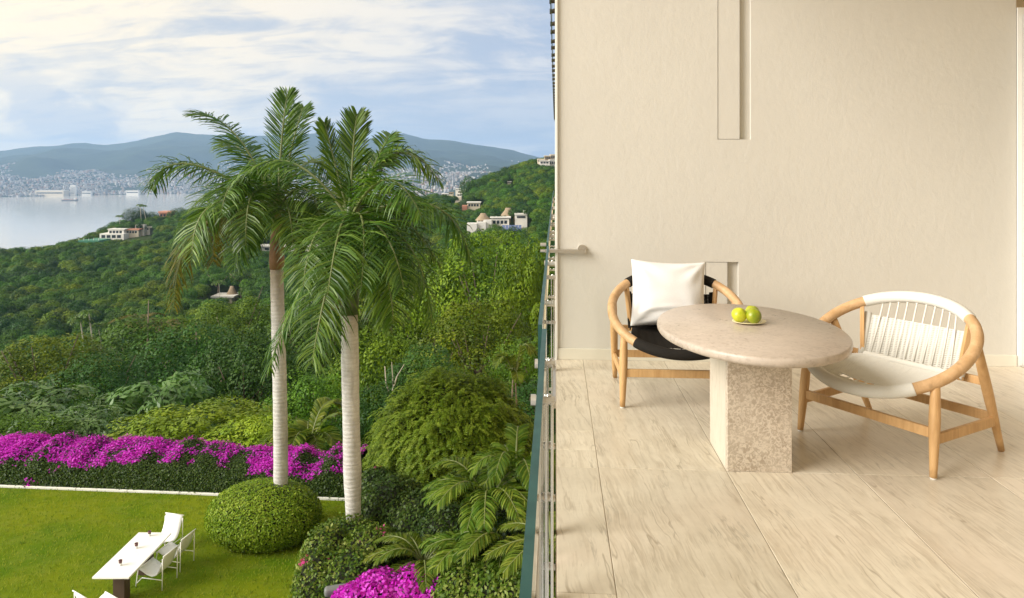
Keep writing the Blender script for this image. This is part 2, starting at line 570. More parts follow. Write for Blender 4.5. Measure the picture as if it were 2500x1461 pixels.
M['wood_ring'] = wood('teak_ring', (0.64, 0.42, 0.23), (0.46, 0.28, 0.13), (0.5, 0.5, 0.5))
M['white_cord'] = fabric('white_cord', (0.74, 0.72, 0.65))
M['black_cord'] = fabric('black_cord', (0.020, 0.017, 0.014))
M['cushion'] = fabric('white_linen', (0.80, 0.785, 0.76), bstr=0.25)
M['glide'] = simple('foot_glide', (0.75, 0.72, 0.66), 0.6)
M['rubber'] = simple('black_rubber', (0.03, 0.03, 0.03), 0.7)
M['plate'] = simple('pale_yellow_plate', (0.82, 0.72, 0.42), 0.3)
M['white_metal'] = simple('white_painted_metal', (0.82, 0.83, 0.80), 0.4)
M['sling'] = fabric('white_sling', (0.86, 0.88, 0.88))
M['kerb'] = simple('white_kerb', (0.74, 0.74, 0.66), 0.8, 0, 0.2, 4)
M['house_white'] = simple('white_house_paint', (0.70, 0.68, 0.63), 0.8, 0, 0.08, 0.3)
M['house_cream'] = simple('cream_house_paint', (0.60, 0.53, 0.41), 0.8, 0, 0.1, 0.3)
M['house_pink'] = simple('terracotta_paint', (0.55, 0.25, 0.17), 0.8, 0, 0.15, 0.3)
M['thatch'] = simple('palm_thatch', (0.30, 0.23, 0.15), 0.95, 0, 0.35, 2.0, 0.6, 8)
M['window'] = simple('dark_window', (0.03, 0.04, 0.05), 0.15)
M['solar'] = simple('solar_panel', (0.10, 0.14, 0.26), 0.25, 0, 0.3, 1.0)
M['court'] = simple('green_court', (0.05, 0.20, 0.12), 0.8)
M['road'] = simple('pale_road', (0.42, 0.38, 0.30), 0.9)

# ================================================================== balcony
YW = 5.717                     # face of the end wall
XR = 3.52                      # right end of the wall
ZC = 4.30                      # ceiling
mb = MB()
mb.box(0.0, 3.9, -7.4, YW + 0.5, -0.30, -0.0022)
floor = mb.build('floor', M['grout'])
tag(floor, kind='structure')

_tile_cache = {}
def tile(x0, x1, y0, y1):
    g = 0.0016
    key = (round(x1 - x0, 3), round(y1 - y0, 3))
    if key not in _tile_cache:
        wx, wy = key
        _tile_cache[key] = MB().bbox(-wx / 2 + g, wx / 2 - g, -wy / 2 + g, wy / 2 - g, -0.0115, 0.0, 0.0015).mesh('tile', M['tile'])
    link('tile', _tile_cache[key], floor, ((x0 + x1) / 2, (y0 + y1) / 2, 0))
xs = [0.215, 0.85, 1.485, 2.125, 2.765, 3.405, 3.62]
ys = [-7.4, -5.962, -3.562, -1.162, 1.238, 3.638, YW - 0.001]
for i in range(len(xs) - 1):
    for j in range(len(ys) - 1):
        tile(xs[i], xs[i + 1], ys[j], ys[j + 1])
sy = [-7.4, -6.0, -4.8, -3.4, -1.9, -0.6, 0.3, 1.32, 2.557, 3.638, 3.862, 4.154, 5.453, YW - 0.001]
for j in range(len(sy) - 1):
    tile(0.003, 0.215, sy[j], sy[j + 1])

# end wall with two recessed slots
def wall_cells(x0, x1, z0, z1, y, slots):
    m = MB()
    X = sorted({x0, x1} | {s[0] for s in slots} | {s[1] for s in slots})
    Z = sorted({z0, z1} | {s[2] for s in slots} | {s[3] for s in slots})
    for i in range(len(X) - 1):
        for j in range(len(Z) - 1):
            cx, cz = (X[i] + X[i + 1]) / 2, (Z[j] + Z[j + 1]) / 2
            if any(s[0] < cx < s[1] and s[2] < cz < s[3] for s in slots):
                continue
            m.add([(X[i], y, Z[j]), (X[i + 1], y, Z[j]), (X[i + 1], y, Z[j + 1]), (X[i], y, Z[j + 1])], [(0, 1, 2, 3)])
    for a, b, c, d, depth in slots:
        yb = y + depth
        m.add([(a, y, c), (b, y, c), (b, y, d), (a, y, d), (a, yb, c), (b, yb, c), (b, yb, d), (a, yb, d)],
              [(4, 5, 6, 7), (0, 4, 7, 3), (1, 2, 6, 5), (0, 1, 5, 4), (3, 7, 6, 2)])
    ye = y + 0.5
    m.add([(x0, y, z0), (x1, y, z0), (x1, y, z1), (x0, y, z1), (x0, ye, z0), (x1, ye, z0), (x1, ye, z1), (x0, ye, z1)],
          [(0, 3, 7, 4), (1, 5, 6, 2), (4, 7, 6, 5), (0, 4, 5, 1), (3, 2, 6, 7)])
    return m
def wx(px):
    """world x on the wall face of photo column px"""
    d = FWD + RGT * ((px - 1250) / FPX)
    return d[0] * YW / d[1]
def wz(px, py):
    d = FWD + RGT * ((px - 1250) / FPX)
    return EYE + (HOR - py) / FPX * YW / d[1]
zu, zl = wz(1790, 341), wz(1760, 640)
slots = [(wx(1752), wx(1806), zu, 3.9, 0.014), (wx(1806), wx(1833), zu, 3.9, 0.036), (wx(1722), wx(1776), 0.30, zl, 0.014), (wx(1776), wx(1803), 0.30, zl, 0.036)]
wall = wall_cells(0.014, XR, -0.004, ZC, YW, slots).build('wall', M['wall'])
tag(wall, kind='structure')
for (a, b, c, d, e) in (slots[0], slots[2]):
    link('flush_panel', MB().bbox(a + 0.004, b + 0.002, YW + 0.003, YW + 0.0135, c + 0.004, d - 0.004, 0.001).mesh('flush_panel', M['wall']), wall)
link('baseboard', MB().bbox(0.016, XR - 0.001, YW - 0.012, YW - 0.0005, 0.001, 0.088, 0.002).mesh('baseboard', M['base']), wall)
link('corner_trim', MB().bbox(-0.006, 0.0125, YW - 0.02, YW + 0.06, -0.3, ZC - 0.01, 0.002).mesh('corner_trim', M['trim']), wall)

ceil = MB().box(-0.02, 9.0, -8.0, 40.0, ZC, ZC + 0.28).build('ceiling', M['ceil'])
tag(ceil, kind='structure')
hw = MB()
hw.box(0.9, 9.0, -8.0, 40.0, -8.6, -0.305)
hw.box(0.014, 0.9, 6.25, 40.0, -0.30, -0.02)
hw.box(3.66, 3.9, -7.4, 5.6, 2.75, ZC - 0.002)
hw.box(0.1, 3.9, -7.8, -7.42, -0.3, ZC - 0.002)
hw.box(3.66, 3.9, -7.4, -2.95, -0.002, 2.748)
hw.box(5.9, 6.1, -7.4, 6.2, -0.3, ZC - 0.002)
hw.box(0.9, 9.0, 8.6, 8.8, -0.3, ZC - 0.002)
hwo = hw.build('house_walls', M['ceil'])
tag(hwo, kind='structure')
inf = MB().box(3.9, 5.9, -7.4, 6.2, -0.3, -0.02).build('interior_floor', M['tile'])
tag(inf, kind='structure')

# sliding door on the right
sd = thing('sliding_door', 'pale sliding glass door with metal floor track at the right end of the cream wall', 'door', (3.58, YW, 0))
def dpart(n, m, *b):
    return MB().bbox(*b, 0.003).build(n, m, sd)
dpart('jamb', M['trim'], -0.054, 0.09, -0.004, 0.06, 0.0, 2.75)
dpart('floor_track', M['polish'], -0.040, -0.012, -8.6, -0.006, 0.0004, 0.012)
dpart('floor_track', M['polish'], 0.03, 0.058, -8.6, -0.006, 0.0004, 0.012)
for k in range(3):
    y1 = -0.012 - k * 2.8
    y0 = y1 - 2.74
    xo = 0.0 if k % 2 == 0 else 0.05
    st = MB().box(xo - 0.012, xo + 0.03, y1 - 0.07, y1, 0.014, 2.70).box(xo - 0.012, xo + 0.03, y0, y0 + 0.07, 0.014, 2.70)
    st.box(xo - 0.0115, xo + 0.0295, y0 + 0.0705, y1 - 0.0705, 0.014, 0.09).box(xo - 0.0115, xo + 0.0295, y0 + 0.0705, y1 - 0.0705, 2.63, 2.70)
    leaf = st.build('door_leaf', M['trim'], sd)
    MB().box(xo + 0.004, xo + 0.012, y0 + 0.071, y1 - 0.071, 0.091, 2.629).build('pane', M['pane'], leaf)

# ------------------------------------------------------------------ glass railings
def railing(name, label, y_panels, zt, zb, xg, clamps, bars, posts, metal, group):
    t = thing(name, label, 'railing', (0, y_panels[0][0], 0), group=group)
    y00 = y_panels[0][0]
    def L(o):
        o.location.y = -y00
        return o
    th = 0.017
    for k, (a, b) in enumerate(y_panels):
        x = xg[k]
        p = L(MB().add([(x, a, zb), (x, b, zb), (x, b, zt), (x, a, zt)], [(0, 3, 2, 1)]).add([(x - th, a, zb), (x - th, b, zb), (x - th, b, zt), (x - th, a, zt)], [(0, 1, 2, 3)]).build('glass_panel', M['pane'], t))
        MB().add([(x - th, a, zt), (x, a, zt), (x, b, zt), (x - th, b, zt), (x - th, a, zb), (x, a, zb), (x, b, zb), (x - th, b, zb)],
                 [(0, 1, 2, 3), (0, 4, 5, 1), (2, 6, 7, 3), (4, 7, 6, 5)]).build('polished_edge', M['pane_edge'], p)
    for (y, z, x0, x1, r) in clamps:
        c = MB()
        c.tube([(x0, y, z), (x0 + 0.018, y, z)], r * 1.05, 14)
        c.tube([(x0 + 0.018, y, z), (x1, y, z)], r * 0.86, 14)
        c.lathe([(r * 0.5, 0), (r * 0.42, 0.006)], 10, ((x0 + x1) / 2 + 0.02, y, z + r * 0.84))
        L(c.build('glass_clamp', metal, t))
    for (a, b, x0, x1, z0, z1) in bars:
        L(MB().bbox(x0, x1, a, b, z0, z1, 0.001).build('tie_bar', M['steel'], t))
    for (y, x0, x1, z0, z1, wdt) in posts:
        L(MB().bbox(x0, x1, y, y + wdt, z0, z1, 0.001).build('post', M['polish'], t))
    return t
cl, ba, po = [], [], []
for yj in (-0.35, 2.735, 5.62):
    for yy in (yj - 0.235, yj + 0.235):
        if yy > 5.65:
            continue
        for z in (0.70, 0.36, -0.14):
            cl.append((yy, z, -0.087, -0.002, 0.019 if z > 0.5 else 0.014))
        po.append((yy - 0.022, -0.036, -0.029, -0.26, 0.70, 0.044))
        po.append((yy - 0.022, -0.018, -0.009, -0.26, 0.70, 0.044))
    if yj < 5:
        ba.append((yj - 0.235, yj + 0.235, -0.012, 0.0, 0.672, 0.694))
railing('glass_railing', 'frameless green edged glass railing with steel clamps along the balcony floor edge',
        [(-6.5, -0.38), (-0.32, 2.70), (2.77, 5.66)], 0.905, -0.26, [-0.034, -0.034, -0.052], cl, ba, po, M['steel'], 'glass railings of the facade')
cl, po, pan, xg = [], [], [], []
for k in range(5):
    a = 5.95 + k * 3.1
    pan.append((a, a + 3.04))
    xg.append(-0.06)
    for yy in (a + 0.25, a + 2.8):
        for z in (0.70, 0.36, -0.14):
            cl.append((yy, z, -0.10, 0.0, 0.022))
railing('glass_railing', 'glass railing of the neighbouring balcony beyond the cream wall', pan, 0.905, -0.26, xg, cl, [], [], M['steel'], 'glass railings of the facade')
cl, pan, xg = [], [], []
k = 0
y = 8.0
while y < 38:
    cl.append((y, 4.22 + (0.0 if k % 2 else 0.03), -0.105, 0.0, 0.045))
    y += 0.62 if k % 2 == 0 else 1.2
    k += 1
for k in range(10):
    pan.append((7.8 + k * 3.05, 10.8 + k * 3.05))
    xg.append(-0.07)
railing('glass_railing', 'dark clamped glass railing of the storey above, at the wall top edge', pan, 5.2, 4.12, xg, cl, [], [], M['dsteel'], 'glass railings of the facade')

# handrail bracket at the wall
hb = thing('wall_bracket', 'short steel bracket bar tying the glass railing to the cream wall', 'bracket', (wx(1421), YW, wz(1421, 612)))
MB().tube([(0, -0.001, 0.012), (0, -0.018, 0.012)], 0.034, 24).build('wall_plate', M['steel'], hb)
bb = MB().bbox(-0.29, 0.03, -0.052, -0.016, -0.014, 0.012, 0.003).build('bar', M['steel'], hb)
MB().tube([(-0.285, -0.05, 0.05), (-0.33, -0.05, 0.05)], 0.014, 12).build('glass_clamp', M['steel'], hb)
MB().tube([(-0.291, -0.05, 0.0), (-0.33, -0.05, 0.0)], 0.012, 12).build('glass_clamp', M['steel'], hb)
# ================================================================== oval stone table
TX, TY, TZ = 1.012, 3.842, 0.68
t = thing('stone_table', 'oval travertine table with a square stone pedestal between the two woven chairs', 'table', (TX, TY, 0))
prof = [(0.955, 0.0), (0.985, 0.006), (0.997, 0.016), (1.0, 0.028), (0.995, 0.04), (0.982, 0.046)]
A, B_ = 0.468, 0.655
n = 96
mb = MB()
vs, fs = [], []
for s_, z in prof:
    vs += [((A - 0.45 * (1 - s_)) * math.cos(2 * math.pi * k / n), (B_ - 0.45 * (1 - s_)) * math.sin(2 * math.pi * k / n), TZ - 0.046 + z) for k in range(n)]
for i in range(len(prof) - 1):
    fs += [(i * n + k, i * n + (k + 1) % n, (i + 1) * n + (k + 1) % n, (i + 1) * n + k) for k in range(n)]
fs += [tuple(range(n - 1, -1, -1)), tuple((len(prof) - 1) * n + k for k in range(n))]
o = mb.add(vs, fs).build('tabletop', M['stone_top'], t, True)
m_ = o.modifiers.new('split', 'EDGE_SPLIT')
m_.split_angle = R(50)
px0, px1, py0, py1 = 0.852 - TX, 1.173 - TX, 3.636 - TY, 4.049 - TY
zt = TZ - 0.0465
MB().bbox(px0 + 0.003, px1 - 0.003, py0, py0 + 0.03, 0.0006, zt, 0.0015).build('pedestal_front_slab', M['stone_front'], t)
MB().bbox(px0 + 0.003, px1 - 0.003, py1 - 0.03, py1, 0.0006, zt, 0.0015).build('pedestal_back_slab', M['stone_front'], t)
MB().bbox(px0, px0 + 0.03, py0 + 0.0305, py1 - 0.0305, 0.0006, zt, 0.0015).build('pedestal_side_slab', M['stone_side'], t)
MB().bbox(px1 - 0.03, px1, py0 + 0.0305, py1 - 0.0305, 0.0006, zt, 0.0015).build('pedestal_side_slab', M['stone_side'], t)

# plate and limes
pp = onz(1829, 789, TZ)
pl = MB().lathe([(0.030, 0.0012), (0.055, 0.003), (0.082, 0.010), (0.0835, 0.0125), (0.080, 0.0125), (0.055, 0.007), (0.0, 0.0055)], 40, (0, 0, 0), 1.1, 0.92).build('plate', M['plate'], None, True)
pl.location = (pp.x, pp.y, TZ)
pl.rotation_euler = (0, 0, 0.3)
tag(pl, 'shallow pale yellow oval plate with three limes on the stone table', 'plate')
def lime_mat(name, a, b, spot):
    m, nt, p, out = new_mat(name)
    tc = nt.nodes.new('ShaderNodeTexCoord')
    f = noise_(nt, tc.outputs['Object'], 22, 3)
    g = noise_(nt, tc.outputs['Object'], 60, 2)
    pores = noise_(nt, tc.outputs['Object'], 420, 2)
    c = mix(nt, ramp(nt, f, [(0.35, 0), (0.65, 1)]).outputs[0], a, b)
    c = mix(nt, ramp(nt, g, [(0.66, 0), (0.74, 0.6)]).outputs[0], c, spot)
    nt.links.new(c, p.inputs['Base Color'])
    p.inputs['Roughness'].default_value = 0.32
    p.inputs['Subsurface Weight'].default_value = 0.08
    p.inputs['Subsurface Scale'].default_value = 0.01
    bump(nt, p, pores, 0.25, 0.0015)
    return m
def lime(px, py, d, r, mat, label, rot):
    bm = bmesh.new()
    bmesh.ops.create_uvsphere(bm, u_segments=32, v_segments=20, radius=1.0)
    for v in bm.verts:
        z = v.co.z
        v.co.x *= r
        v.co.y *= r
        v.co.z = r * (0.93 * z + (0.10 * max(0, abs(z) - 0.90) / 0.1 if z > 0 else -0.0))
        k = 1 + 0.02 * math.sin(5 * math.atan2(v.co.y, v.co.x))
        v.co.x *= k
        v.co.y *= k
    me = bpy.data.meshes.new('lime')
    bm.to_mesh(me)
    bm.free()
    me.polygons.foreach_set('use_smooth', [True] * len(me.polygons))
    me.materials.append(mat)
    o = link('lime', me)
    q = pt(px, py, d)
    o.location = (q.x, q.y, TZ + 0.0065 + r * 0.94)
    o.rotation_euler = rot
    tag(o, label, 'lime', 'limes on the plate')
    s = MB().lathe([(0.005, 0), (0.006, 0.0015), (0.003, 0.003)], 8, (0, 0, r * 0.93)).build('stem_scar', M['wood'], o)
    return o
dl = (pp.x * FWD[0] + pp.y * FWD[1])
LA = lime_mat('lime_yellow_green', (0.42, 0.46, 0.02), (0.55, 0.55, 0.03), (0.35, 0.42, 0.02))
LB = lime_mat('lime_deep_green', (0.20, 0.27, 0.012), (0.32, 0.34, 0.015), (0.42, 0.26, 0.03))
LC = lime_mat('lime_mid_green', (0.30, 0.37, 0.015), (0.42, 0.43, 0.02), (0.2, 0.26, 0.02))
lime(1805, 0, dl - 0.005, 0.041, LA, 'bright yellow green lime at the left of the plate', (0.5, 0.2, 0))
lime(1840, 0, dl - 0.035, 0.042, LB, 'darker green lime with an orange blotch at the plate front', (0.9, -0.3, 1))
lime(1836, 0, dl + 0.055, 0.040, LC, 'lime at the back of the plate half hidden behind the other two', (-0.4, 0.3, 2))

# ================================================================== woven lounge chairs
RA, RB, RZ, RT = 0.425, 0.402, 0.567, 0.521      # ring half-axes, centre height, tilt
NEXP = 2.06
def ring_pt(a):
    """ring centre line; a=0 right (+x), pi/2 front (+y), pi left, 3pi/2 back; chair faces +y"""
    c, s = math.cos(a), math.sin(a)
    cx = math.copysign(abs(c) ** (2 / NEXP), c) * RA
    cy = math.copysign(abs(s) ** (2 / NEXP), s) * RB
    return Vector((cx, cy * math.cos(RT), RZ - cy * math.sin(RT)))

def chair(label, loc, heading, cord, cname, gaps):
    t = thing('woven_chair', label, 'chair', loc, heading - math.pi / 2, 'woven lounge chairs at the stone table')
    # bare wood ring: one closed loop, slightly flattened
    N = 120
    o = MB().tube([ring_pt(2 * math.pi * k / N) for k in range(N)], 0.0295, 14, closed=True).build('ring_frame', M['wood_ring'], t, True)
    # cord wrapped over front and back of the ring, every turn a ridge
    def wrap(a0, a1, nm):
        path, rad = [], []
        turns = int((a1 - a0) * 0.41 / 0.0062)
        for k in range(turns * 2 + 1):
            a = a0 + (a1 - a0) * k / (turns * 2)
            path.append(ring_pt(a))
            rad.append(0.0345 if k % 2 else 0.0327)
        MB().tube(path, rad, 14).build(nm, cord, t, True)
    wrap(R(47), R(133), 'front_wrapping')
    wrap(R(226), R(314), 'back_wrapping')
    # legs
    def leg(top, bot, r0, r1, r2):
        top, bot = Vector(top), Vector(bot)
        pts, rad = [], []
        for k in range(9):
            u = k / 8
            pts.append(top.lerp(bot, u))
            rad.append(r0 + (r1 - r0) * math.sin(min(1, u / 0.45) * math.pi / 2) if u < 0.45 else r1 + (r2 - r1) * (u - 0.45) / 0.55)
        l = MB().tube(pts, rad, 16).build('leg', M['wood'], t, True)
        b = bot
        MB().lathe([(r2 * 0.9, 0.0008), (r2 * 0.95, 0.004), (r2 * 0.95, 0.007)], 14, (b.x, b.y, 0)).build('foot_glide', M['glide'], l)
        return l
    FX, FY, BX, BY = 0.376, 0.238, 0.372, -0.424
    af, ab = R(33), R(-14)
    for s in (1, -1):
        pf = ring_pt(af)
        pb = ring_pt(ab)
        leg((s * (pf.x + 0.004), pf.y, pf.z - 0.012), (s * FX, FY, 0.007), 0.021, 0.027, 0.0165)
        leg((s * (pb.x - 0.006), pb.y - 0.02, pb.z - 0.015), (s * BX, BY, 0.007), 0.022, 0.026, 0.0165)
    def at_leg(z, front, s):
        p = ring_pt(af if front else ab)
        tp = Vector((s * p.x, p.y, p.z))
        bt = Vector((s * (FX if front else BX), FY if front else BY, 0))
        return bt.lerp(tp, z / tp.z)
    # stretchers
    def st(a, b, nm='stretcher', w=0.022, h=0.05):
        bevel(MB().bar(a, b, w, h).build(nm, M['wood'], t), 0.004)
    st(at_leg(0.215, True, -1), at_leg(0.215, True, 1))
    for s in (1, -1):
        st(at_leg(0.185, False, s), at_leg(0.185, True, s))
    st(at_leg(0.205, False, -1), at_leg(0.205, False, 1))
    st(at_leg(0.40, False, -1) + Vector((0.0, -0.04, 0)), at_leg(0.40, False, 1) + Vector((0, -0.04, 0)), 'rear_rail', 0.024, 0.042)
    # back posts from rear rail to ring
    yb0, zb0 = -0.195, 0.412
    for s in (1, -1):
        tp = ring_pt(R(270 + s * 46))
        st((s * 0.275, yb0 - 0.0, zb0 - 0.02), (tp.x, tp.y, tp.z), 'back_post', 0.024, 0.034)
    MB().tube([(-0.29 + 0.0058 * k, yb0 - 0.004, zb0) for k in range(101)], [0.0195 if k % 2 else 0.0185 for k in range(101)], 10).build('seat_rail', cord, t, True)
    # seat: weft cords laid side by side, sagging, hung from the front wrapping
    W_ = MB()
    cnt = 66
    for k in range(cnt):
        u = k / (cnt - 1)
        holed = gaps and 0.70 < u < 0.80
        y = -0.185 + u * 0.505
        half = 0.270 + 0.035 * math.sin(min(1, u * 1.3) * math.pi * 0.6)
        fr = min(0.999, max(0.0, y / (RB * math.cos(RT)))) if y > 0 else 0.0
        half = max(0.05, min(half, RA * (1 - fr ** NEXP) ** (1 / NEXP) - 0.012))
        z0 = 0.415 - 0.035 * u
        path = []
        for j in range(13):
            v = -1 + 2 * j / 12
            sag = -0.030 * (1 - v * v) * (0.4 + 0.6 * math.sin(math.pi * min(1, u * 1.1)))
            rise = 0.02 * v * v * u * (1 - u) * 4
            path.append((v * half, y + 0.012 * (1 - v * v) * u, z0 + sag + rise + 0.0012 * (-1) ** (j + k)))
        if holed:          # a few turns are missing near the front, as in worn weaving
            W_.tube(path[:6], 0.0042, 5)
            W_.tube(path[-4:], 0.0042, 5)
        else:
            W_.tube(path, 0.0042, 5)
    tag(W_.build('seat_weave', cord, t, True), 'cords woven side to side across the seat', kind='stuff')
    V_ = MB()
    for i in range(11):
        x = -0.24 + 0.048 * i
        path = []
        fr = ring_pt(math.acos(max(-1, min(1, x * 1.15 / RA))))
        for j in range(10):
            u = j / 9
            y = -0.195 + u * (fr.y + 0.195)
            v = x / 0.30
            z = (0.415 - 0.035 * u) - 0.030 * (1 - v * v) * (0.4 + 0.6 * math.sin(math.pi * min(1, u * 1.1))) - 0.001
            if j == 9:
                z = fr.z
            path.append((x * (1 + 0.15 * u), y, z))
        V_.tube(path, 0.0035, 5)
    tag(V_.build('seat_warp', cord, t, True), kind='stuff')
    # back: warp cords from ring down to the seat rail, weft across the lower half
    nw = 10
    feet = []
    for i in range(nw):
        x = -0.225 + 0.45 * i / (nw - 1)
        tp = ring_pt(math.atan2(-1, x * 1.02 / RA * 1.0) if True else 0)
        bt = Vector((x, yb0 - 0.002, zb0 + 0.01))
        mid = bt.lerp(tp, 0.5) + Vector((0, -0.004, 0))
        o = MB().tube([bt, mid, tp], 0.0046, 7).build('back_cord', cord, t, True)
        kn = MB().lathe([(0.004, -0.004), (0.0078, 0.0), (0.004, 0.004)], 8, tp + (bt - tp).normalized() * 0.036).build('knot', cord, o, True)
        feet.append((bt, tp))
    K = MB()
    for k in range(44):
        u = 0.05 + 0.56 * k / 43
        path = []
        tpL = ring_pt(R(270 - 47))
        for j in range(25):
            v = -1 + 2 * j / 24
            x = v * (0.275 + 0.015 * u)
            y = yb0 + (-0.335 - yb0) * u - 0.010 * (1 - v * v) + (0.0045 if (j + k) % 2 else -0.0045)
            z = zb0 + u * 0.36
            path.append((x, y, z))
        K.tube(path, 0.0030, 5)
    tag(K.build('back_weave', cord, t, True), 'cords woven across the lower half of the backrest', kind='stuff')
    for s in (1, -1):
        a, b = Vector((s * 0.2785, yb0, zb0)), Vector((s * 0.290, -0.28, zb0 + 0.235))
        MB().tube([a, a.lerp(b, .5), b], [0.021, 0.020, 0.021], 10).build('post_wrapping', cord, t, True)
    return t
chair('low woven chair with white cord seat, facing the table from its right side', (1.816, 4.05, 0), -2.54, M['white_cord'], 'white', True)
chair('low woven chair with black cord seat holding a white cushion, behind the table', (0.798, 4.806, 0), -1.575, M['black_cord'], 'black', True)

# cushion on the black chair
def cushion():
    n = 34
    rng = random.Random(4)
    W, H, T = 0.255, 0.232, 0.082
    from mathutils import noise as mn
    vs, fs = [], []
    for side in (1, -1):
        for j in range(n + 1):
            for i in range(n + 1):
                u, v = -1 + 2 * i / n, -1 + 2 * j / n
                e = max(0.0, (1 - abs(u) ** 2.6)) ** 0.5 * max(0.0, (1 - abs(v) ** 2.6)) ** 0.5
                pin = 1 - 0.085 * (1 - u * u) * (v * v) - 0.0
                pinx = 1 - 0.055 * (1 - v * v) * (u * u)
                x, z = u * W * pinx, v * H * pin
                wr = mn.fractal(Vector((x * 5 + 2 * z + (5 if side > 0 else 0), z * 7, side * 2.0)), 1.0, 2.0, 2)
                cr = 0.0
                for (cx_, cz_, ph) in ((-1, -1, 0.3), (1, -1, 1.7), (1, 1, 2.9), (-1, 1, 4.1)):
                    du, dv = u - cx_, v - cz_
                    rr_ = math.hypot(du, dv)
                    cr += 0.006 * math.sin(9 * math.atan2(dv, du) + ph) * math.exp(-((rr_ - 0.55) / 0.35) ** 2)
                cr += 0.007 * math.exp(-((v + 0.42 + 0.25 * u * u - 0.1 * u) / 0.07) ** 2) - 0.006 * math.exp(-((v + 0.55 + 0.2 * u * u) / 0.06) ** 2)
                y = side * (T * e + (0.006 * wr + cr) * min(1, e * 2.2) + 0.002)
                vs.append((x, y, z))
    def idx(s, i, j):
        return s * (n + 1) ** 2 + j * (n + 1) + i
    for j in range(n):
        for i in range(n):
            fs.append((idx(0, i, j), idx(0, i, j + 1), idx(0, i + 1, j + 1), idx(0, i + 1, j)))
            fs.append((idx(1, i, j), idx(1, i + 1, j), idx(1, i + 1, j + 1), idx(1, i, j + 1)))
    for k in range(n):
        for a, b in (((k, 0), (k + 1, 0)), ((k + 1, n), (k, n)), ((n, k), (n, k + 1)), ((0, k + 1), (0, k))):
            fs.append((idx(0, *a), idx(0, *b), idx(1, *b), idx(1, *a)))
    o = MB().add(vs, fs).build('cushion', M['cushion'], None, True)
    s = o.modifiers.new('sub', 'SUBSURF')
    s.levels = s.render_levels = 1
    return o
cu = cushion()
q = pt(1631, 718, 4.93)
cu.location = q
cu.rotation_euler = (R(-17), R(2), R(-2))
tag(cu, 'square white linen cushion leaning in the black woven chair', 'cushion')

# ================================================================== terrain
SEA = -128.5
LAWN = -8.0
GC = [-600, 0, 300, 470, 700, 1000, 1100, 1200, 1300, 1500, 2200]
GD = [5, 20, 30, 45, 70, 100, 130, 200, 250, 300, 350, 420, 470, 520, 600, 700, 800, 900]
GT = {
    -600: [9.9, 9.9, 13, 22, 38, 50, 56, 62, 64, 66, 72, 90, 110, 130, 140, 140, 140, 140],
    0:    [9.9, 9.9, 13, 21, 35, 46, 52, 54, 52, 50, 47, 62, 76, 90, 112, 135, 140, 140],
    300:  [9.9, 9.9, 13, 21, 34, 45, 51, 53, 51, 47, 44, 42, 41, 58, 85, 120, 140, 140],
    470:  [9.9, 9.9, 13, 21, 33, 44, 50, 51, 48, 44, 41, 38, 36, 36, 60, 100, 138, 140],
    700:  [9.9, 9.9, 13, 20, 32, 42, 47, 49, 46, 43, 40, 36, 33, 32, 50, 90, 130, 140],
    1000: [9.9, 9.9, 13, 20, 30, 39, 44, 46, 43, 39, 35, 31, 29.5, 29.5, 45, 75, 110, 130],
    1100: [9.9, 9.9, 13, 20, 30, 38, 42, 43, 40, 36, 32, 27, 25, 24, 38, 60, 90, 120],
    1200: [9.9, 9.9, 13, 19, 28, 35, 38, 39, 34, 28.5, 25.5, 21, 15, 11, 14, 30, 60, 90],
    1300: [9.9, 9.9, 12, 17, 25, 31, 33, 33, 29, 25, 21, 14, 7, 1, 0, 10, 40, 80],
    1500: [9.9, 9.9, 11, 15, 22, 27, 29, 28, 24, 19, 13, 6, 0, -6, -8, 0, 30, 70],
    2200: [9.9, 9.9, 11, 15, 22, 27, 29, 28, 24, 19, 13, 6, 0, -6, -8, 0, 30, 70],
}
GA = np.array([GT[c] for c in GC], float)
def ground(px, d):
    """ground height at depth d in photo column px"""
    col = [np.interp(d, GD, GA[i]) for i in range(len(GC))]
    return EYE - float(np.interp(px, GC, col))

from mathutils import noise as mn
def polar_mesh(name, cols, ds, hfun, mat, kind='structure'):
    vs, fs = [], []
    for d in ds:
        for c in cols:
            p = FWD * d + RGT * ((c - 1250) / FPX * d)
            vs.append((p[0], p[1], hfun(c, d, p)))
    n = len(cols)
    for j in range(len(ds) - 1):
        for i in range(n - 1):
            fs.append((j * n + i, j * n + i + 1, (j + 1) * n + i + 1, (j + 1) * n + i))
    o = MB().add(vs, fs).build(name, mat, None, True)
    tag(o, kind=kind)
    return o
M['soil'] = leafy_ground('forest_floor', [(0.012, 0.018, 0.006), (0.03, 0.05, 0.012), (0.05, 0.07, 0.02)], 0.6)
cols = list(np.linspace(-600, 2200, 85))
ds = list(np.geomspace(5, 900, 90))
polar_mesh('hillside', cols, ds, lambda c, d, p: ground(c, d) + (1.2 * mn.noise(Vector((p[0] * 0.05, p[1] * 0.05, 0))) if d > 26 else 0), M['soil'])

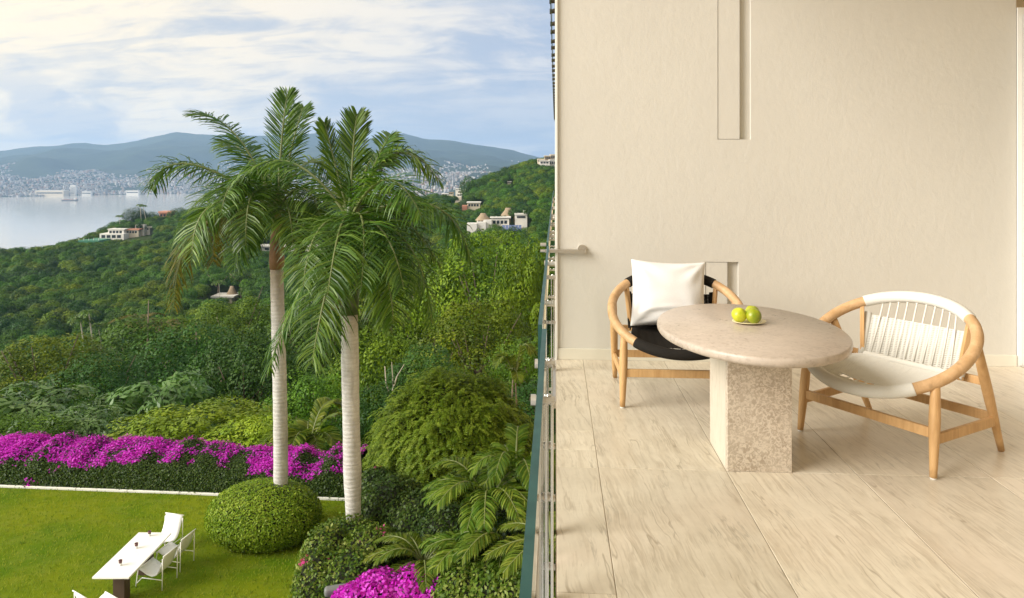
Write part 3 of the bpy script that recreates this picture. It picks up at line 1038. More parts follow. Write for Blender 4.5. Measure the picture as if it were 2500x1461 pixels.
# lawn
def lawn_mat():
    m, nt, p, out = new_mat('lawn_grass')
    geo = nt.nodes.new('ShaderNodeNewGeometry')
    P_ = geo.outputs['Position']
    a = noise_(nt, P_, 0.45, 4, 0.6)
    b = noise_(nt, mapping(nt, P_, scale=(1, 2.0, 1), rot=(0, 0, R(35))), 1.6, 5, 0.65)
    c = noise_(nt, P_, 45, 3, 0.7)
    col = mix(nt, ramp(nt, a, [(0.36, 0), (0.62, 1)]).outputs[0], (0.095, 0.185, 0.003), (0.21, 0.255, 0.006))
    col = mix(nt, math_(nt, 'MULTIPLY', ramp(nt, b, [(0.48, 0), (0.70, 1)]).outputs[0], 0.5), col, (0.25, 0.28, 0.04))
    col = mix(nt, math_(nt, 'MULTIPLY', c, 0.6), col, (0.06, 0.11, 0.003))
    nt.links.new(col, p.inputs['Base Color'])
    p.inputs['Roughness'].default_value = 0.9
    p.inputs['Specular IOR Level'].default_value = 0.08
    bump(nt, p, c, 0.7, 0.05)
    return m
M['lawn'] = lawn_mat()
K0, K1 = onz(0, 1190, LAWN), onz(835, 1222, LAWN)
kd = (K1 - K0).normalized()
K0 = K0 - kd * 12
K1 = K1 + kd * 0.5
kn = Vector((-kd.y, kd.x, 0))
def kp(s, off, z):
    """point s metres along the kerb, off metres behind it"""
    q = K0 + kd * s + kn * off
    return Vector((q.x, q.y, z))
KL = (K1 - K0).length
lawn = MB()
nx, ny = 60, 40
vs = []
for j in range(ny + 1):
    for i in range(nx + 1):
        q = kp(KL * i / nx, -0.03 - 17 * j / ny, 0)
        vs.append((q.x, q.y, LAWN + 0.02 * mn.noise(Vector((q.x * 0.4, q.y * 0.4, 0)))))
fs = [(j * (nx + 1) + i, (j + 1) * (nx + 1) + i, (j + 1) * (nx + 1) + i + 1, j * (nx + 1) + i + 1) for j in range(ny) for i in range(nx)]
lawno = lawn.add(vs, fs).build('lawn', M['lawn'], None, True)
tag(lawno, kind='structure')
# mown blades that show as fine relief
rng = np.random.default_rng(3)
nb = 60000
S = rng.random(nb) * KL
T_ = -0.05 - 15 * rng.random(nb)
Cb = np.array([K0.x, K0.y, LAWN])[None] + np.outer(S, [kd.x, kd.y, 0]) + np.outer(T_, [kn.x, kn.y, 0])
keep = np.abs(px_d(0, 1)[0]) >= 0
dd = Cb @ FWD
pxx = 1250 + FPX * (Cb @ RGT) / np.maximum(dd, .1)
keep = (pxx > -60) & (pxx < 900) & (dd > 13.5)
Cb = Cb[keep]
Nb = unit(np.stack([rng.normal(size=len(Cb)) * .5, rng.normal(size=len(Cb)) * .5 - 1.0, np.full(len(Cb), 0.55)], 1))
Cb[:, 2] += 0.025
V = leaf_quads(Cb, Nb, rng.uniform(.05, .10, len(Cb)), rng.uniform(.012, .022, len(Cb)), rng, axis=np.array([[0, 0.1, 1.2]]))
M['blade'] = foliage('grass_blade', [(0.075, 0.14, 0.003), (0.15, 0.22, 0.005), (0.25, 0.27, 0.02)], 0.3, 0.7, 0.0, 0.0, 0.15)
go = link('grass', quads('grass', V, M['blade'], rng.random(len(Cb))))
tag(go, 'short mown grass blades covering the lawn', 'grass', kind='stuff')

# white kerb: cast lengths butted end to end
kb = thing('lawn_kerb', 'thin white kerb edging the lawn in front of the magenta hedge', 'kerb', tuple(K0))
km = None
s0 = 0.0
while s0 < KL:
    L_ = 1.6
    if km is None:
        km = MB().bbox(0.006, L_ - 0.006, 0.0, 0.07, -0.1, 0.05, 0.010).mesh('kerb_block', M['kerb'])
    o = link('kerb_block', km, kb, tuple(kd * s0), math.atan2(kd.y, kd.x))
    s0 += L_

# ------------------------------------------------------------------ sea and the far shore
def sea_mat():
    m, nt, p, out = new_mat('sea_water')
    geo = nt.nodes.new('ShaderNodeNewGeometry')
    a = noise_(nt, mapping(nt, geo.outputs['Position'], scale=(0.35, 1, 1)), 0.012, 6, 0.6)
    b = noise_(nt, mapping(nt, geo.outputs['Position'], scale=(0.5, 1, 1)), 0.10, 5, 0.6)
    p.inputs['Base Color'].default_value = (0.46, 0.455, 0.43, 1)
    p.inputs['Roughness'].default_value = 0.10
    p.inputs['IOR'].default_value = 1.33
    p.inputs['Specular IOR Level'].default_value = 0.5
    h = math_(nt, 'ADD', math_(nt, 'MULTIPLY', a, 3.0), math_(nt, 'MULTIPLY', b, 0.5))
    bump(nt, p, h, 0.10, 1.0)
    return m
sea = MB().add([(-9000, -1500, SEA), (9000, -1500, SEA), (9000, 5200, SEA), (-9000, 5200, SEA)], [(0, 1, 2, 3)]).build('sea', sea_mat())
tag(sea, kind='structure')

CR = [(-1500, 392), (-600, 385), (-200, 378), (0, 368), (100, 358), (160, 350), (260, 352), (330, 343), (390, 330), (430, 321), (470, 325), (560, 331), (640, 336), (720, 325), (800, 325), (880, 345), (920, 338), (985, 331), (1040, 345), (1090, 347), (1180, 360), (1240, 370), (1300, 384), (1360, 396), (1700, 400), (2600, 405)]
CRX, CRY = [c[0] for c in CR], [c[1] for c in CR]
DC = 7600.0
def shore(c):
    return float(np.interp(c, [-1500, 0, 480, 900, 1050, 1300, 2600], [3420, 3500, 4060, 3950, 2600, 1900, 1500]))
def far_h(c, d, p):
    d0 = shore(c)
    crest = EYE - SEA + (HOR - float(np.interp(c, CRX, CRY))) / FPX * DC
    u = max(0.0, (d - d0) / (DC - d0))
    if d <= d0:
        return SEA - 6 - (d0 - d) * 0.02
    if u <= 1:
        base = crest * (0.07 * min(1, u * 8) + 0.93 * (u ** 1.75))
    else:
        base = crest * max(0, 1 - (u - 1) * 1.4)
    q = Vector((p[0] / 900, p[1] / 1300, 0.3))
    n_ = mn.fractal(q, 0.9, 2.1, 5)
    rid = 1 - abs(mn.noise(Vector((p[0] / 620, p[1] / 1500, 4.0)))) * 2
    base += (n_ * 95 + rid * 55) * min(1, u * 2.2) * (1 - min(1, u) ** 4 * 0.68)
    # low wooded hill in front of the town
    base += 62 * math.exp(-((c - 105) / 60) ** 2 - ((d - 5250) / 350) ** 2)
    return SEA + max(0.8, base)
def far_mat():
    m, nt, p, out = new_mat('wooded_mountain')
    geo = nt.nodes.new('ShaderNodeNewGeometry')
    a = noise_(nt, geo.outputs['Position'], 0.004, 6, 0.65)
    b = noise_(nt, geo.outputs['Position'], 0.03, 4, 0.7)
    c = ramp(nt, a, [(0.35, (0.020, 0.034, 0.014)), (0.55, (0.035, 0.052, 0.02)), (0.72, (0.06, 0.07, 0.034))]).outputs[0]
    c = mix(nt, math_(nt, 'MULTIPLY', b, 0.5), c, (0.012, 0.022, 0.01))
    nt.links.new(c, p.inputs['Base Color'])
    p.inputs['Roughness'].default_value = 0.95
    p.inputs['Specular IOR Level'].default_value = 0.05
    return m
M['mountain'] = far_mat()
polar_mesh('mountains', list(np.linspace(-1500, 2600, 260)), list(np.concatenate([np.linspace(1450, 3900, 40), np.linspace(3960, 8200, 110), np.linspace(8300, 10500, 12)])), far_h, M['mountain'])

# ------------------------------------------------------------------ the town across the bay
def town_mat():
    m, nt, p, out = new_mat('town_walls')
    at = nt.nodes.new('ShaderNodeAttribute')
    at.attribute_name = 'rnd'
    oi = nt.nodes.new('ShaderNodeObjectInfo')
    f = math_(nt, 'FRACT', math_(nt, 'ADD', at.outputs['Fac'], oi.outputs['Random']))
    c = ramp(nt, f, [(0.0, (0.52, 0.50, 0.48)), (0.16, (0.32, 0.31, 0.30)), (0.5, (0.22, 0.21, 0.20)), (0.68, (0.44, 0.42, 0.38)), (0.8, (0.36, 0.29, 0.23)), (0.9, (0.30, 0.18, 0.13)), (1.0, (0.8, 0.8, 0.78))], 'CONSTANT').outputs[0]
    nt.links.new(c, p.inputs['Base Color'])
    p.inputs['Roughness'].default_value = 0.9
    return m
M['town'] = town_mat()
rng = np.random.default_rng(11)
pts = []
tries = 0
while len(pts) < 7500 and tries < 80000:
    tries += 1
    c = rng.uniform(-80, 1370)
    d0 = shore(c)
    lim = 6050 if c < 700 else 6500
    d = d0 + 12 + (lim - d0) * rng.random() ** 1.25
    p = FWD * d + RGT * ((c - 1250) / FPX * d)
    h = far_h(c, d, p) - SEA
    sky_y = float(np.interp(c, [0, 300, 470, 700, 1000, 1100, 1150, 1200, 1300, 1350], [612, 540, 515, 500, 488, 466, 440, 425, 395, 380]))
    if HOR + (EYE - SEA - h - 8) / d * FPX > sky_y:
        continue
    dens = mn.fractal(Vector((p[0] / 420, p[1] / 420, 9.0)), 1.0, 2.0, 3)
    fall = (h / 210.0) ** 2
    if h < 1.0 or dens + 0.45 < fall + 0.35 * rng.random() - 0.1:
        continue
    if math.exp(-((c - 105) / 48) ** 2 - ((d - 5250) / 280) ** 2) > 0.35:
        continue
    sx_, sy_ = rng.uniform(6, 13), rng.uniform(6, 12)
    hh = rng.choice([4, 6, 7, 9, 12], p=[.25, .35, .2, .12, .08])
    if h < 26 and rng.random() < 0.02:
        hh = rng.uniform(14, 28)
    pts.append((c, d, p[0], p[1], SEA + h, sx_, sy_, hh, rng.uniform(0, 3.14), rng.random(), sx_ * hh / d ** 2))
pts.sort(key=lambda q: -q[10])
big, small = pts[:285], pts[285:]
def town_box(n_floors):
    m = MB()
    m.box(-.5, .5, -.5, .5, -1.5, 1.0)
    m.box(-.32, .1, -.3, .2, 1.0, 1.22)
    return m
vars_ = []
for k in range(4):
    m = MB()
    m.box(-.5, .5, -.5, .5, -2.5, 1.0)
    if k % 2:
        m.box(-.3, .25, -.3, .3, 1.0, 1.3)
    else:
        m.box(-.5, -.05, -.5, .5, 1.0, 1.35)
    me = m.mesh('town_house', M['town'])
    a = me.attributes.new('rnd', 'FLOAT', 'FACE')
    a.data.foreach_set('value', [0.0] * len(me.polygons))
    vars_.append(me)
wm = MB().box(-.4, .4, -.505, -.5, .35, .72).mesh('window_band', M['window'])
def town_where(c, h):
    bins = [(20, 'at the left photo edge'), (70, 'left of the long warehouse'), (120, 'behind the long warehouse'), (165, 'just left of the white tower'), (200, 'around the white tower'), (250, 'just right of the white tower'), (310, 'left of the low white hall'), (360, 'around the low white hall'), (470, 'behind the leftmost palm fronds'), (640, 'behind the left palm'), (800, 'between the two palm crowns'), (930, 'behind the right palm'), (1040, 'right of the right palm crown'), (1100, 'above the saddle houses'), (1170, 'above the pale lane'), (9999, 'behind the right ridge')]
    w_ = next(t_ for l_, t_ in bins if c < l_)
    return ('on the far waterfront ' if h < 12 else 'low in the far town ' if h < 40 else 'up the far mountain foot ') + w_
for q in big:
    sz_ = 'narrow' if q[5] < 8 else 'wide' if q[5] > 11.8 else 'small'
    if q[7] > 13:
        nm, lb, gr, ct = 'tower_block', 'pale %s tower block %s' % (sz_, town_where(q[0], q[4] - SEA)), 'tower blocks across the bay', 'building'
    else:
        nm, lb, gr, ct = 'town_house', '%s pale %s house %s' % (sz_, 'two storey' if q[7] > 8 else 'low', town_where(q[0], q[4] - SEA)), 'town houses across the bay', 'house'
    o = link(nm, vars_[int(q[9] * 4) % 4], None, (q[2], q[3], q[4]), q[8], (q[5], q[6], q[7]))
    tag(o, lb, ct, gr)
V, rn = [], []
for q in small:
    ca, sa = math.cos(q[8]), math.sin(q[8])
    cs = [(q[2] + ca * sx2 * q[5] / 2 - sa * sy2 * q[6] / 2, q[3] + sa * sx2 * q[5] / 2 + ca * sy2 * q[6] / 2) for sx2, sy2 in ((-1, -1), (1, -1), (1, 1), (-1, 1))]
    z0, z1 = q[4] - 12, q[4] + q[7]
    for i in range(4):
        a, b = cs[i], cs[(i + 1) % 4]
        V.append([(*a, z0), (*b, z0), (*b, z1), (*a, z1)])
        rn.append(q[9])
    V.append([(*c_, z1) for c_ in cs])
    rn.append((q[9] + 0.13) % 1)
o = link('distant_town', quads('distant_town', np.array(V), M['town'], rn))
tag(o, 'pale crowd of tiny houses spread over the far mountain foot', 'town', kind='stuff')
def far_block(px0, px1, py0, py1, d, name, label, cat, mat, rows=0):
    a, b = pt(px0, py1, d), pt(px1, py1, d)
    wdt = (px1 - px0) / FPX * d
    ht = (py1 - py0) / FPX * d
    t = thing(name, label, cat, ((a.x + b.x) / 2, (a.y + b.y) / 2, a.z), YAW)
    MB().box(-wdt / 2, wdt / 2, 0, max(12, wdt * .3), -20, ht).build('walls', mat, t)
    MB().box(-wdt / 2 - .5, wdt / 2 + .5, -.5, max(12, wdt * .3) + .5, ht + .02, ht + ht * .06).build('roof', M['house_white'], t)
    for k in range(rows):
        z = ht * (0.12 + 0.84 * k / max(1, rows))
        MB().box(-wdt * .46, wdt * .46, -.4, -.02, z, z + ht * .35 / rows).build('window_band', M['window'], t)
    return t
far_block(171, 184, 454, 475, 3690, 'waterfront_tower', 'tall white tower block on the far waterfront behind the ship', 'building', M['house_white'], 6)
far_block(86, 155, 466, 474, 3640, 'warehouse', 'long low pale warehouse on the far waterfront left of the white tower', 'building', M['house_cream'], 1)
far_block(308, 338, 466, 472, 3840, 'warehouse', 'low white hall on the far shore left of the palm fronds', 'building', M['house_white'], 1)
far_block(200, 222, 468, 474, 3740, 'warehouse', 'small white quayside hall just right of the white tower', 'building', M['house_white'], 1)
# cargo ship
ds_ = 130 * FPX / (490.5 - HOR)
q = pt(171, 490.5, ds_)
sh = thing('cargo_ship', 'dark hulled cargo ship lying in the bay', 'ship', (q.x, q.y, SEA), YAW)
L_ = 39 / FPX * ds_
M['hull'] = simple('hull_paint', (0.035, 0.04, 0.05), 0.5)
prof = [(-.5, .055), (-.46, .07), (.36, .07), (.44, .05), (.5, .0)]
vs = []
for x, hw_ in prof:
    vs += [(x * L_, -hw_ * L_, -.02 * L_), (x * L_, hw_ * L_, -.02 * L_), (x * L_ * 1.02, -hw_ * L_ - .001, .065 * L_ + (.03 * L_ if x > .4 else 0)), (x * L_ * 1.02, hw_ * L_ + .001, .065 * L_ + (.03 * L_ if x > .4 else 0))]
fs = []
for i in range(4):
    a, b = i * 4, i * 4 + 4
    fs += [(a, b, b + 2, a + 2), (a + 1, a + 3, b + 3, b + 1), (a + 2, b + 2, b + 3, a + 3), (a, a + 1, b + 1, b)]
fs += [(0, 2, 3, 1), (16, 17, 19, 18)]
hull = MB().add(vs, fs).build('hull', M['hull'], sh)
br_ = MB().box(.26 * L_, .42 * L_, -.05 * L_, .05 * L_, .07 * L_, .115 * L_).build('deckhouse', M['house_white'], sh)
MB().box(.255 * L_, .36 * L_, -.06 * L_, .06 * L_, .1155 * L_, .14 * L_).build('bridge', M['house_white'], br_)
MB().box(.37 * L_, .41 * L_, -.015 * L_, .015 * L_, .1155 * L_, .165 * L_).build('funnel', M['house_pink'], br_)
for x in (-.3, -.08, .12):
    MB().tube([(x * L_, 0, .06 * L_), (x * L_, 0, .13 * L_)], .003 * L_, 6).build('mast', M['house_cream'], sh)
for x in (-.4, -.19, .03):
    MB().box(x * L_, (x + .15) * L_, -.045 * L_, .045 * L_, .06 * L_, .085 * L_).build('hatch_cover', M['house_pink'], sh)

# ================================================================== villas
KEEP = []          # photo rectangles kept clear of nearer trees (x0, x1, y0, y1, depth)
def vbox(t, name, mat, px0, px1, py0, py1, d, depth=6.0, down=0.0, wins=0, o0=None, dd=0.0, wcol='window'):
    """box of thing t covering the photo rectangle at depth d"""
    a = pt(px0, py1, d)
    wdt = (px1 - px0) / FPX * d
    ht = (py1 - py0) / FPX * d
    m = MB().box(0, wdt, 0, depth, -down, ht)
    o = m.build(name, mat, t)
    lo = Vector((a.x - t.location.x, a.y - t.location.y, a.z - t.location.z))
    lo.rotate(Matrix.Rotation(-t.rotation_euler.z, 3, 'Z'))
    o.location = lo
    for k in range(wins):
        x0 = wdt * (0.08 + 0.86 * k / wins)
        MB().box(x0, x0 + wdt * 0.62 / wins, -0.08, -0.01, ht * 0.30, ht * 0.78).build('window', M[wcol], o)
    return o
def villa(name, label, px, py, d, cat='house', group=None):
    q = pt(px, py, d)
    return thing(name, label, cat, tuple(q), YAW, group)
def palapa(t, px0, px1, py0, py1, d, posts=True):
    cx = (px0 + px1) / 2
    wdt = (px1 - px0) / FPX * d
    ht = (py1 - py0) / FPX * d
    q = pt(cx, py1, d) - Vector(t.location)
    q.rotate(Matrix.Rotation(-t.rotation_euler.z, 3, 'Z'))
    o = MB().lathe([(wdt / 2, 0), (wdt / 2 * .98, ht * .06), (wdt / 2 * .45, ht * .70), (wdt * .16, ht)], 14, (0, 0, 0), 1.0, .8).build('thatched_roof', M['thatch'], t, True)
    o.location = q
    if posts:
        for s in (-.38, -.13, .13, .38):
            MB().tube([(s * wdt, -wdt * .28, -2.8), (s * wdt, -wdt * .28, .05)], .14, 6).build('post', M['wood'], o)
    return o

v = villa('white_villa', 'large white terraced villa on the wooded headland above the bay', 300, 580, 430)
vbox(v, 'terrace', M['house_white'], 243, 302, 571, 586, 428, 10, 4, 4)
vbox(v, 'main_block', M['house_white'], 264, 302, 561, 574, 431, 8, 4, 4)
vbox(v, 'flat_roof', M['house_white'], 262, 305, 559.4, 561.2, 430.5, 9)
vbox(v, 'wing', M['house_cream'], 300, 338, 562, 573, 434, 8, 6, 5)
vbox(v, 'tiled_roof', M['house_pink'], 298, 340, 559.5, 562.3, 433.5, 9)
vbox(v, 'upper_block', M['house_white'], 330, 352, 549, 560, 438, 7, 8, 2)
vbox(v, 'flat_roof', M['house_white'], 343, 371, 553.5, 556.2, 441, 7)
vbox(v, 'lower_wing', M['house_white'], 340, 366, 556.5, 564, 441.5, 6, 8, 3)
KEEP.append((241, 372, 548, 584, 428))
v = villa('red_roofed_house', 'small house with a faded red roof among trees on the headland top', 402, 528, 492)
vbox(v, 'walls', M['house_pink'], 389, 416, 521, 532, 493, 7, 8, 3)
o = vbox(v, 'roof', M['house_pink'], 386, 419, 516.5, 521.2, 492, 9)
KEEP.append((386, 419, 515, 527, 492))
v = villa('tennis_court', 'green tennis court in the trees left of the white villa', 216, 588, 418, 'court')
vbox(v, 'court_surface', M['court'], 190, 242, 587.5, 591, 416, 16, 6)
for k in range(5):
    vbox(v, 'fence_post', M['house_white'], 192 + k * 12, 192.7 + k * 12, 582, 588, 416.2, .2)
vbox(v, 'court_line', M['house_white'], 195, 238, 587.2, 587.5, 418, .3)
KEEP.append((190, 242, 582, 590, 416))

v = villa('white_villa', 'white villa compound with thatched roofs and blue solar panels on the right slope', 1215, 560, 300)
vbox(v, 'garden_wall', M['house_white'], 1140, 1164, 546, 562, 298, 5, 6)
vbox(v, 'garden_wall', M['house_white'], 1164.2, 1186, 543, 556, 299, 5, 6)
vbox(v, 'stair_wall', M['house_white'], 1180, 1200, 538, 549, 300, 5, 8)
vbox(v, 'arcade', M['house_white'], 1200, 1243, 535, 552, 303, 6, 8, 4)
vbox(v, 'arcade_roof', M['house_white'], 1196, 1247, 530.5, 533.2, 302.5, 7)
vbox(v, 'studio', M['house_white'], 1257, 1287, 525, 552, 304, 7, 8)
vbox(v, 'studio_roof', M['house_white'], 1256, 1288, 521.8, 525.2, 303.6, 8)
vbox(v, 'window', M['window'], 1262, 1282, 528, 532.5, 303.8, .15)
vbox(v, 'porch', M['house_cream'], 1164, 1195, 537, 546, 303, 5, 6, 3)
palapa(v, 1160, 1199, 521, 538.5, 305, False)
palapa(v, 1221, 1260, 508, 528.5, 312, True)
vbox(v, 'roof_tank', M['house_white'], 1277, 1282, 514, 522, 306, 1)
a = pt(1226, 564, 297)
for k in range(6):
    q = pt(1229.5 + k * 8, 560, 297) - Vector(v.location)
    q.rotate(Matrix.Rotation(-YAW, 3, 'Z'))
    o = MB().add([(-.62, 0, -.7), (.62, 0, -.7), (.62, 1.7, 1.6), (-.62, 1.7, 1.6), (-.62, .05, -.76), (.62, .05, -.76), (.62, 1.75, 1.54), (-.62, 1.75, 1.54)],
                 [(0, 1, 2, 3), (7, 6, 5, 4), (0, 4, 5, 1), (1, 5, 6, 2), (2, 6, 7, 3), (3, 7, 4, 0)]).build('solar_panel', M['solar'], v)
    o.location = q
vbox(v, 'annex', M['house_cream'], 1225, 1276, 556, 572, 299.6, 5, 6)
KEEP.append((1139, 1190, 520, 551, 296))
KEEP.append((1190, 1224, 506, 535, 296))
KEEP.append((1224, 1290, 506, 552, 296))
v = villa('hillside_house', 'cream house with an orange roof in the trees above the thatched villa', 1158, 506, 420)
vbox(v, 'walls', M['house_cream'], 1141, 1172, 496, 508, 421, 7, 6, 4)
vbox(v, 'roof', M['house_white'], 1139, 1174, 493.5, 496.2, 420.5, 8)
vbox(v, 'garage', M['house_pink'], 1128, 1140, 502, 509, 420, 5, 6)
KEEP.append((1127, 1175, 492, 508, 420))
for k, (x0, x1, y0, y1, dd_, lb) in enumerate([
        (1078, 1094, 473, 477, 555, 'low white roofed house at the left end of the saddle houses'),
        (1096, 1106, 470, 476, 570, 'small dark roofed house second from left on the saddle'),
        (1112, 1126, 461, 465, 600, 'white roofed house highest on the saddle above the pale lane'),
        (1118, 1128, 466, 472, 585, 'white house just below the highest one on the saddle'),
        (1116, 1127, 473, 480, 570, 'white house at the top end of the pale lane'),
        (1239, 1248, 443.5, 448, 470, 'tiny white roof alone in the trees of the right ridge'),
        (1130, 1137, 463, 467, 590, 'small pale house at the right end of the saddle houses')]):
    v = villa('hillside_house', lb, (x0 + x1) / 2, y1, dd_, group='houses on the saddle')
    vbox(v, 'walls', M['house_cream'] if k % 2 else M['house_white'], x0, x1, y0 + 1.4, y1, dd_, 7, 9, 2)
    vbox(v, 'roof', M['house_white'] if k != 1 else M['thatch'], x0 - .7, x1 + .7, y0, y0 + 1.45, dd_ - .5, 8)
    KEEP.append((x0 - 1, x1 + 1, y0 - 1, y1 - 1, dd_))
for k, (x0, x1, y0, y1, dd_, lb, mt) in enumerate([
        (1313, 1330, 388, 397, 505, 'brownish house leftmost in the hilltop cluster beside the wall edge', 'house_cream'),
        (1318, 1342, 392, 402, 500, 'long white house lowest in the hilltop cluster beside the wall edge', 'house_white'),
        (1330, 1345, 380, 391, 515, 'grey brown house topmost in the hilltop cluster', 'thatch'),
        (1341, 1358, 390, 405, 503, 'white house touching the wall edge in the hilltop cluster', 'house_white'),
        (1344, 1358, 377, 389, 518, 'cream house with dark windows high at the wall edge', 'house_cream')]):
    v = villa('hilltop_house', lb, (x0 + x1) / 2, y1, dd_, group='houses on the right hilltop')
    vbox(v, 'walls', M[mt], x0, x1, y0 + 2, y1, dd_, 8, 12, 3)
    vbox(v, 'roof', M['house_white'] if k % 2 else M['house_cream'], x0 - 1, x1 + 1, y0, y0 + 2.1, dd_ - .5, 9)
    KEEP.append((x0 - 1, x1 + 1, y0 - 1, y1 - 2, dd_))
v = villa('garden_pavilion', 'white flat roofed pavilion with a small thatched cone, left of the left palm', 542, 733, 252)
vbox(v, 'flat_roof', M['house_white'], 514, 571, 724, 728, 252, 8)
vbox(v, 'walls', M['house_cream'], 518, 566, 728.1, 742, 252.7, 6, 8, 3)
palapa(v, 552, 581, 699, 721, 257, True)
KEEP.append((512, 582, 699, 727, 250))
v = villa('long_white_house', 'long low white house glimpsed between the two palm trunks', 720, 610, 348)
vbox(v, 'flat_roof', M['house_white'], 628, 796, 600, 603.5, 348, 8)
vbox(v, 'walls', M['house_white'], 634, 790, 603.6, 614, 348.8, 6, 8, 9)
KEEP.append((628, 796, 599, 609, 346))
ln = villa('lane', 'pale lane climbing to the saddle houses', 1121, 492, 560, 'road')
vs = []
for (x, y, dd_) in ((1110, 497, 535), (1128, 497, 535), (1116, 480, 572), (1126, 480, 572)):
    q = pt(x, y, dd_) - Vector(ln.location)
    q.rotate(Matrix.Rotation(-YAW, 3, 'Z'))
    vs.append(q)
vs += [Vector((q.x, q.y, q.z - 3)) for q in vs]
MB().add(vs, [(0, 1, 3, 2), (4, 6, 7, 5), (0, 4, 5, 1), (1, 5, 7, 3), (3, 7, 6, 2), (2, 6, 4, 0)]).build('road_surface', M['road'], ln)
KEEP.append((1110, 1128, 479, 494, 535))

# ================================================================== vegetation kit
G_MID = [(0.018, 0.060, 0.004), (0.050, 0.126, 0.007), (0.104, 0.208, 0.012)]
G_YEL = [(0.046, 0.095, 0.004), (0.098, 0.170, 0.006), (0.180, 0.255, 0.012)]
G_DRK = [(0.010, 0.040, 0.006), (0.026, 0.080, 0.010), (0.060, 0.140, 0.016)]
G_OLV = [(0.036, 0.074, 0.003), (0.088, 0.145, 0.004), (0.180, 0.245, 0.008)]
G_GRY = [(0.040, 0.100, 0.016), (0.085, 0.178, 0.030), (0.200, 0.300, 0.090)]
G_FEA = [(0.090, 0.170, 0.008), (0.165, 0.260, 0.012), (0.260, 0.340, 0.024)]
for k_, c_ in (('mid', G_MID), ('yel', G_YEL), ('drk', G_DRK), ('olv', G_OLV), ('fth', G_FEA)):
    M['leaf_' + k_] = foliage('leaves_' + k_, c_, 0.14)
M['leaf_gry'] = foliage('leaves_silvery', G_GRY, 0.2, 0.42, 0.01, 0.12, 0.5)
M['bark'] = simple('grey_brown_bark', (0.17, 0.13, 0.09), 0.9, 0, 0.35, 5, 0.5, 20)
M['bark_pale'] = simple('pale_bark', (0.42, 0.38, 0.30), 0.9, 0, 0.25, 5, 0.4, 20)
M['core'] = simple('light_block_core', (0.016, 0.022, 0.008), 0.95)  # dark solid core added inside leaf masses to stop light and view

def sph(rng, n, zmin=-1.0):
    v = unit(rng.normal(size=(int(n * 3) + 30, 3)))
    v = v[v[:, 2] > zmin]
    return v[:n]

def crown_mesh(name, seed, mat, nl=18, per=95, leaf=0.15, aspect=0.62, lobe=(0.34, 0.50), zmin=-0.35, flat=1.0, droop=0.0, jit=0.32, inner=0.12, squash=0.8):
    """unit crown (radius about 1): leaves on the skins of overlapping lobes"""
    rng = np.random.default_rng(seed)
    D = sph(rng, nl, zmin)
    cen = D * rng.uniform(0.45, 0.74 if nl < 40 else 0.86, (nl, 1)) * np.array([1, 1, squash])
    cen[0] = (0, 0, 0.1)
    rad = rng.uniform(*lobe, nl)
    lr = rng.random(nl)
    C, N, Q = [], [], []
    for i in range(nl):
        d = sph(rng, per, -0.75)
        p = cen[i] + d * rad[i] * rng.uniform(0.80, 1.08, (len(d), 1)) * np.array([1, 1, flat])
        ok = np.ones(len(p), bool)
        for j in range(nl):
            if j != i:
                ok &= np.linalg.norm((p - cen[j]) / np.array([1, 1, flat]), axis=1) > rad[j] * 0.80
        ok |= rng.random(len(p)) < inner
        C.append(p[ok])
        g = d[ok] * np.array([1, 1, 1 / flat]) + 0.35 * unit(p[ok]) + np.array([0, 0, 0.25]) + jit * rng.normal(size=(ok.sum(), 3))
        N.append(unit(g))
        Q.append(np.clip(0.62 * lr[i] + 0.38 * rng.random(ok.sum()), 0, 1))
    C, N, Q = np.concatenate(C), np.concatenate(N), np.concatenate(Q)
    L = leaf * rng.uniform(0.7, 1.3, len(C))
    ax = unit(C) + np.array([0, 0, -droop]) if droop else None
    V = leaf_quads(C, N, L, L * aspect, rng, ax)
    return quads(name, V, mat, Q)

def trunk_mesh(name, seed, mat, h=1.0, r=0.05, limbs=5, spread=0.6, lean=0.08):
    """unit trunk: from 0 to h, limbs reach into the crown"""
    rg = random.Random(seed)
    m = MB()
    pts, rad = [], []
    for k in range(6):
        u = k / 5
        pts.append((lean * u * u + rg.uniform(-.02, .02) * u, rg.uniform(-.02, .02) * u, h * u))
        rad.append(r * (1.25 if k == 0 else 1) * (1 - 0.5 * u))
    m.tube(pts, rad, 7)
    for k in range(limbs):
        a = 6.283 * k / limbs + rg.uniform(-.4, .4)
        z0 = h * rg.uniform(.5, .9)
        e = spread * rg.uniform(.7, 1.1)
        p0 = (lean * (z0 / h) ** 2, 0, z0)
        p2 = (e * math.cos(a), e * math.sin(a), z0 + h * rg.uniform(.25, .6))
        p1 = (p0[0] * .5 + p2[0] * .5, p2[1] * .5, z0 + (p2[2] - z0) * .35)
        m.tube([p0, p1, p2], [r * .5, r * .34, r * .12], 5)
    return m.mesh(name, mat, True)

# ------------------------------------------------------------------ wooded slopes (far trees)
FT = []
for k, (mt, sd) in enumerate((('mid', 1), ('mid', 2), ('drk', 3), ('drk', 4), ('yel', 5), ('mid', 6), ('mid', 7), ('olv', 8))):
    FT.append((crown_mesh('crown', 100 + sd, M['leaf_' + mt], nl=20, per=130, leaf=0.14, jit=0.28, lobe=(0.36, 0.52), squash=0.55 if k % 2 else 0.7), mt))
ftrunk = [trunk_mesh('trunk', 5 + k, M['bark']) for k in range(2)]

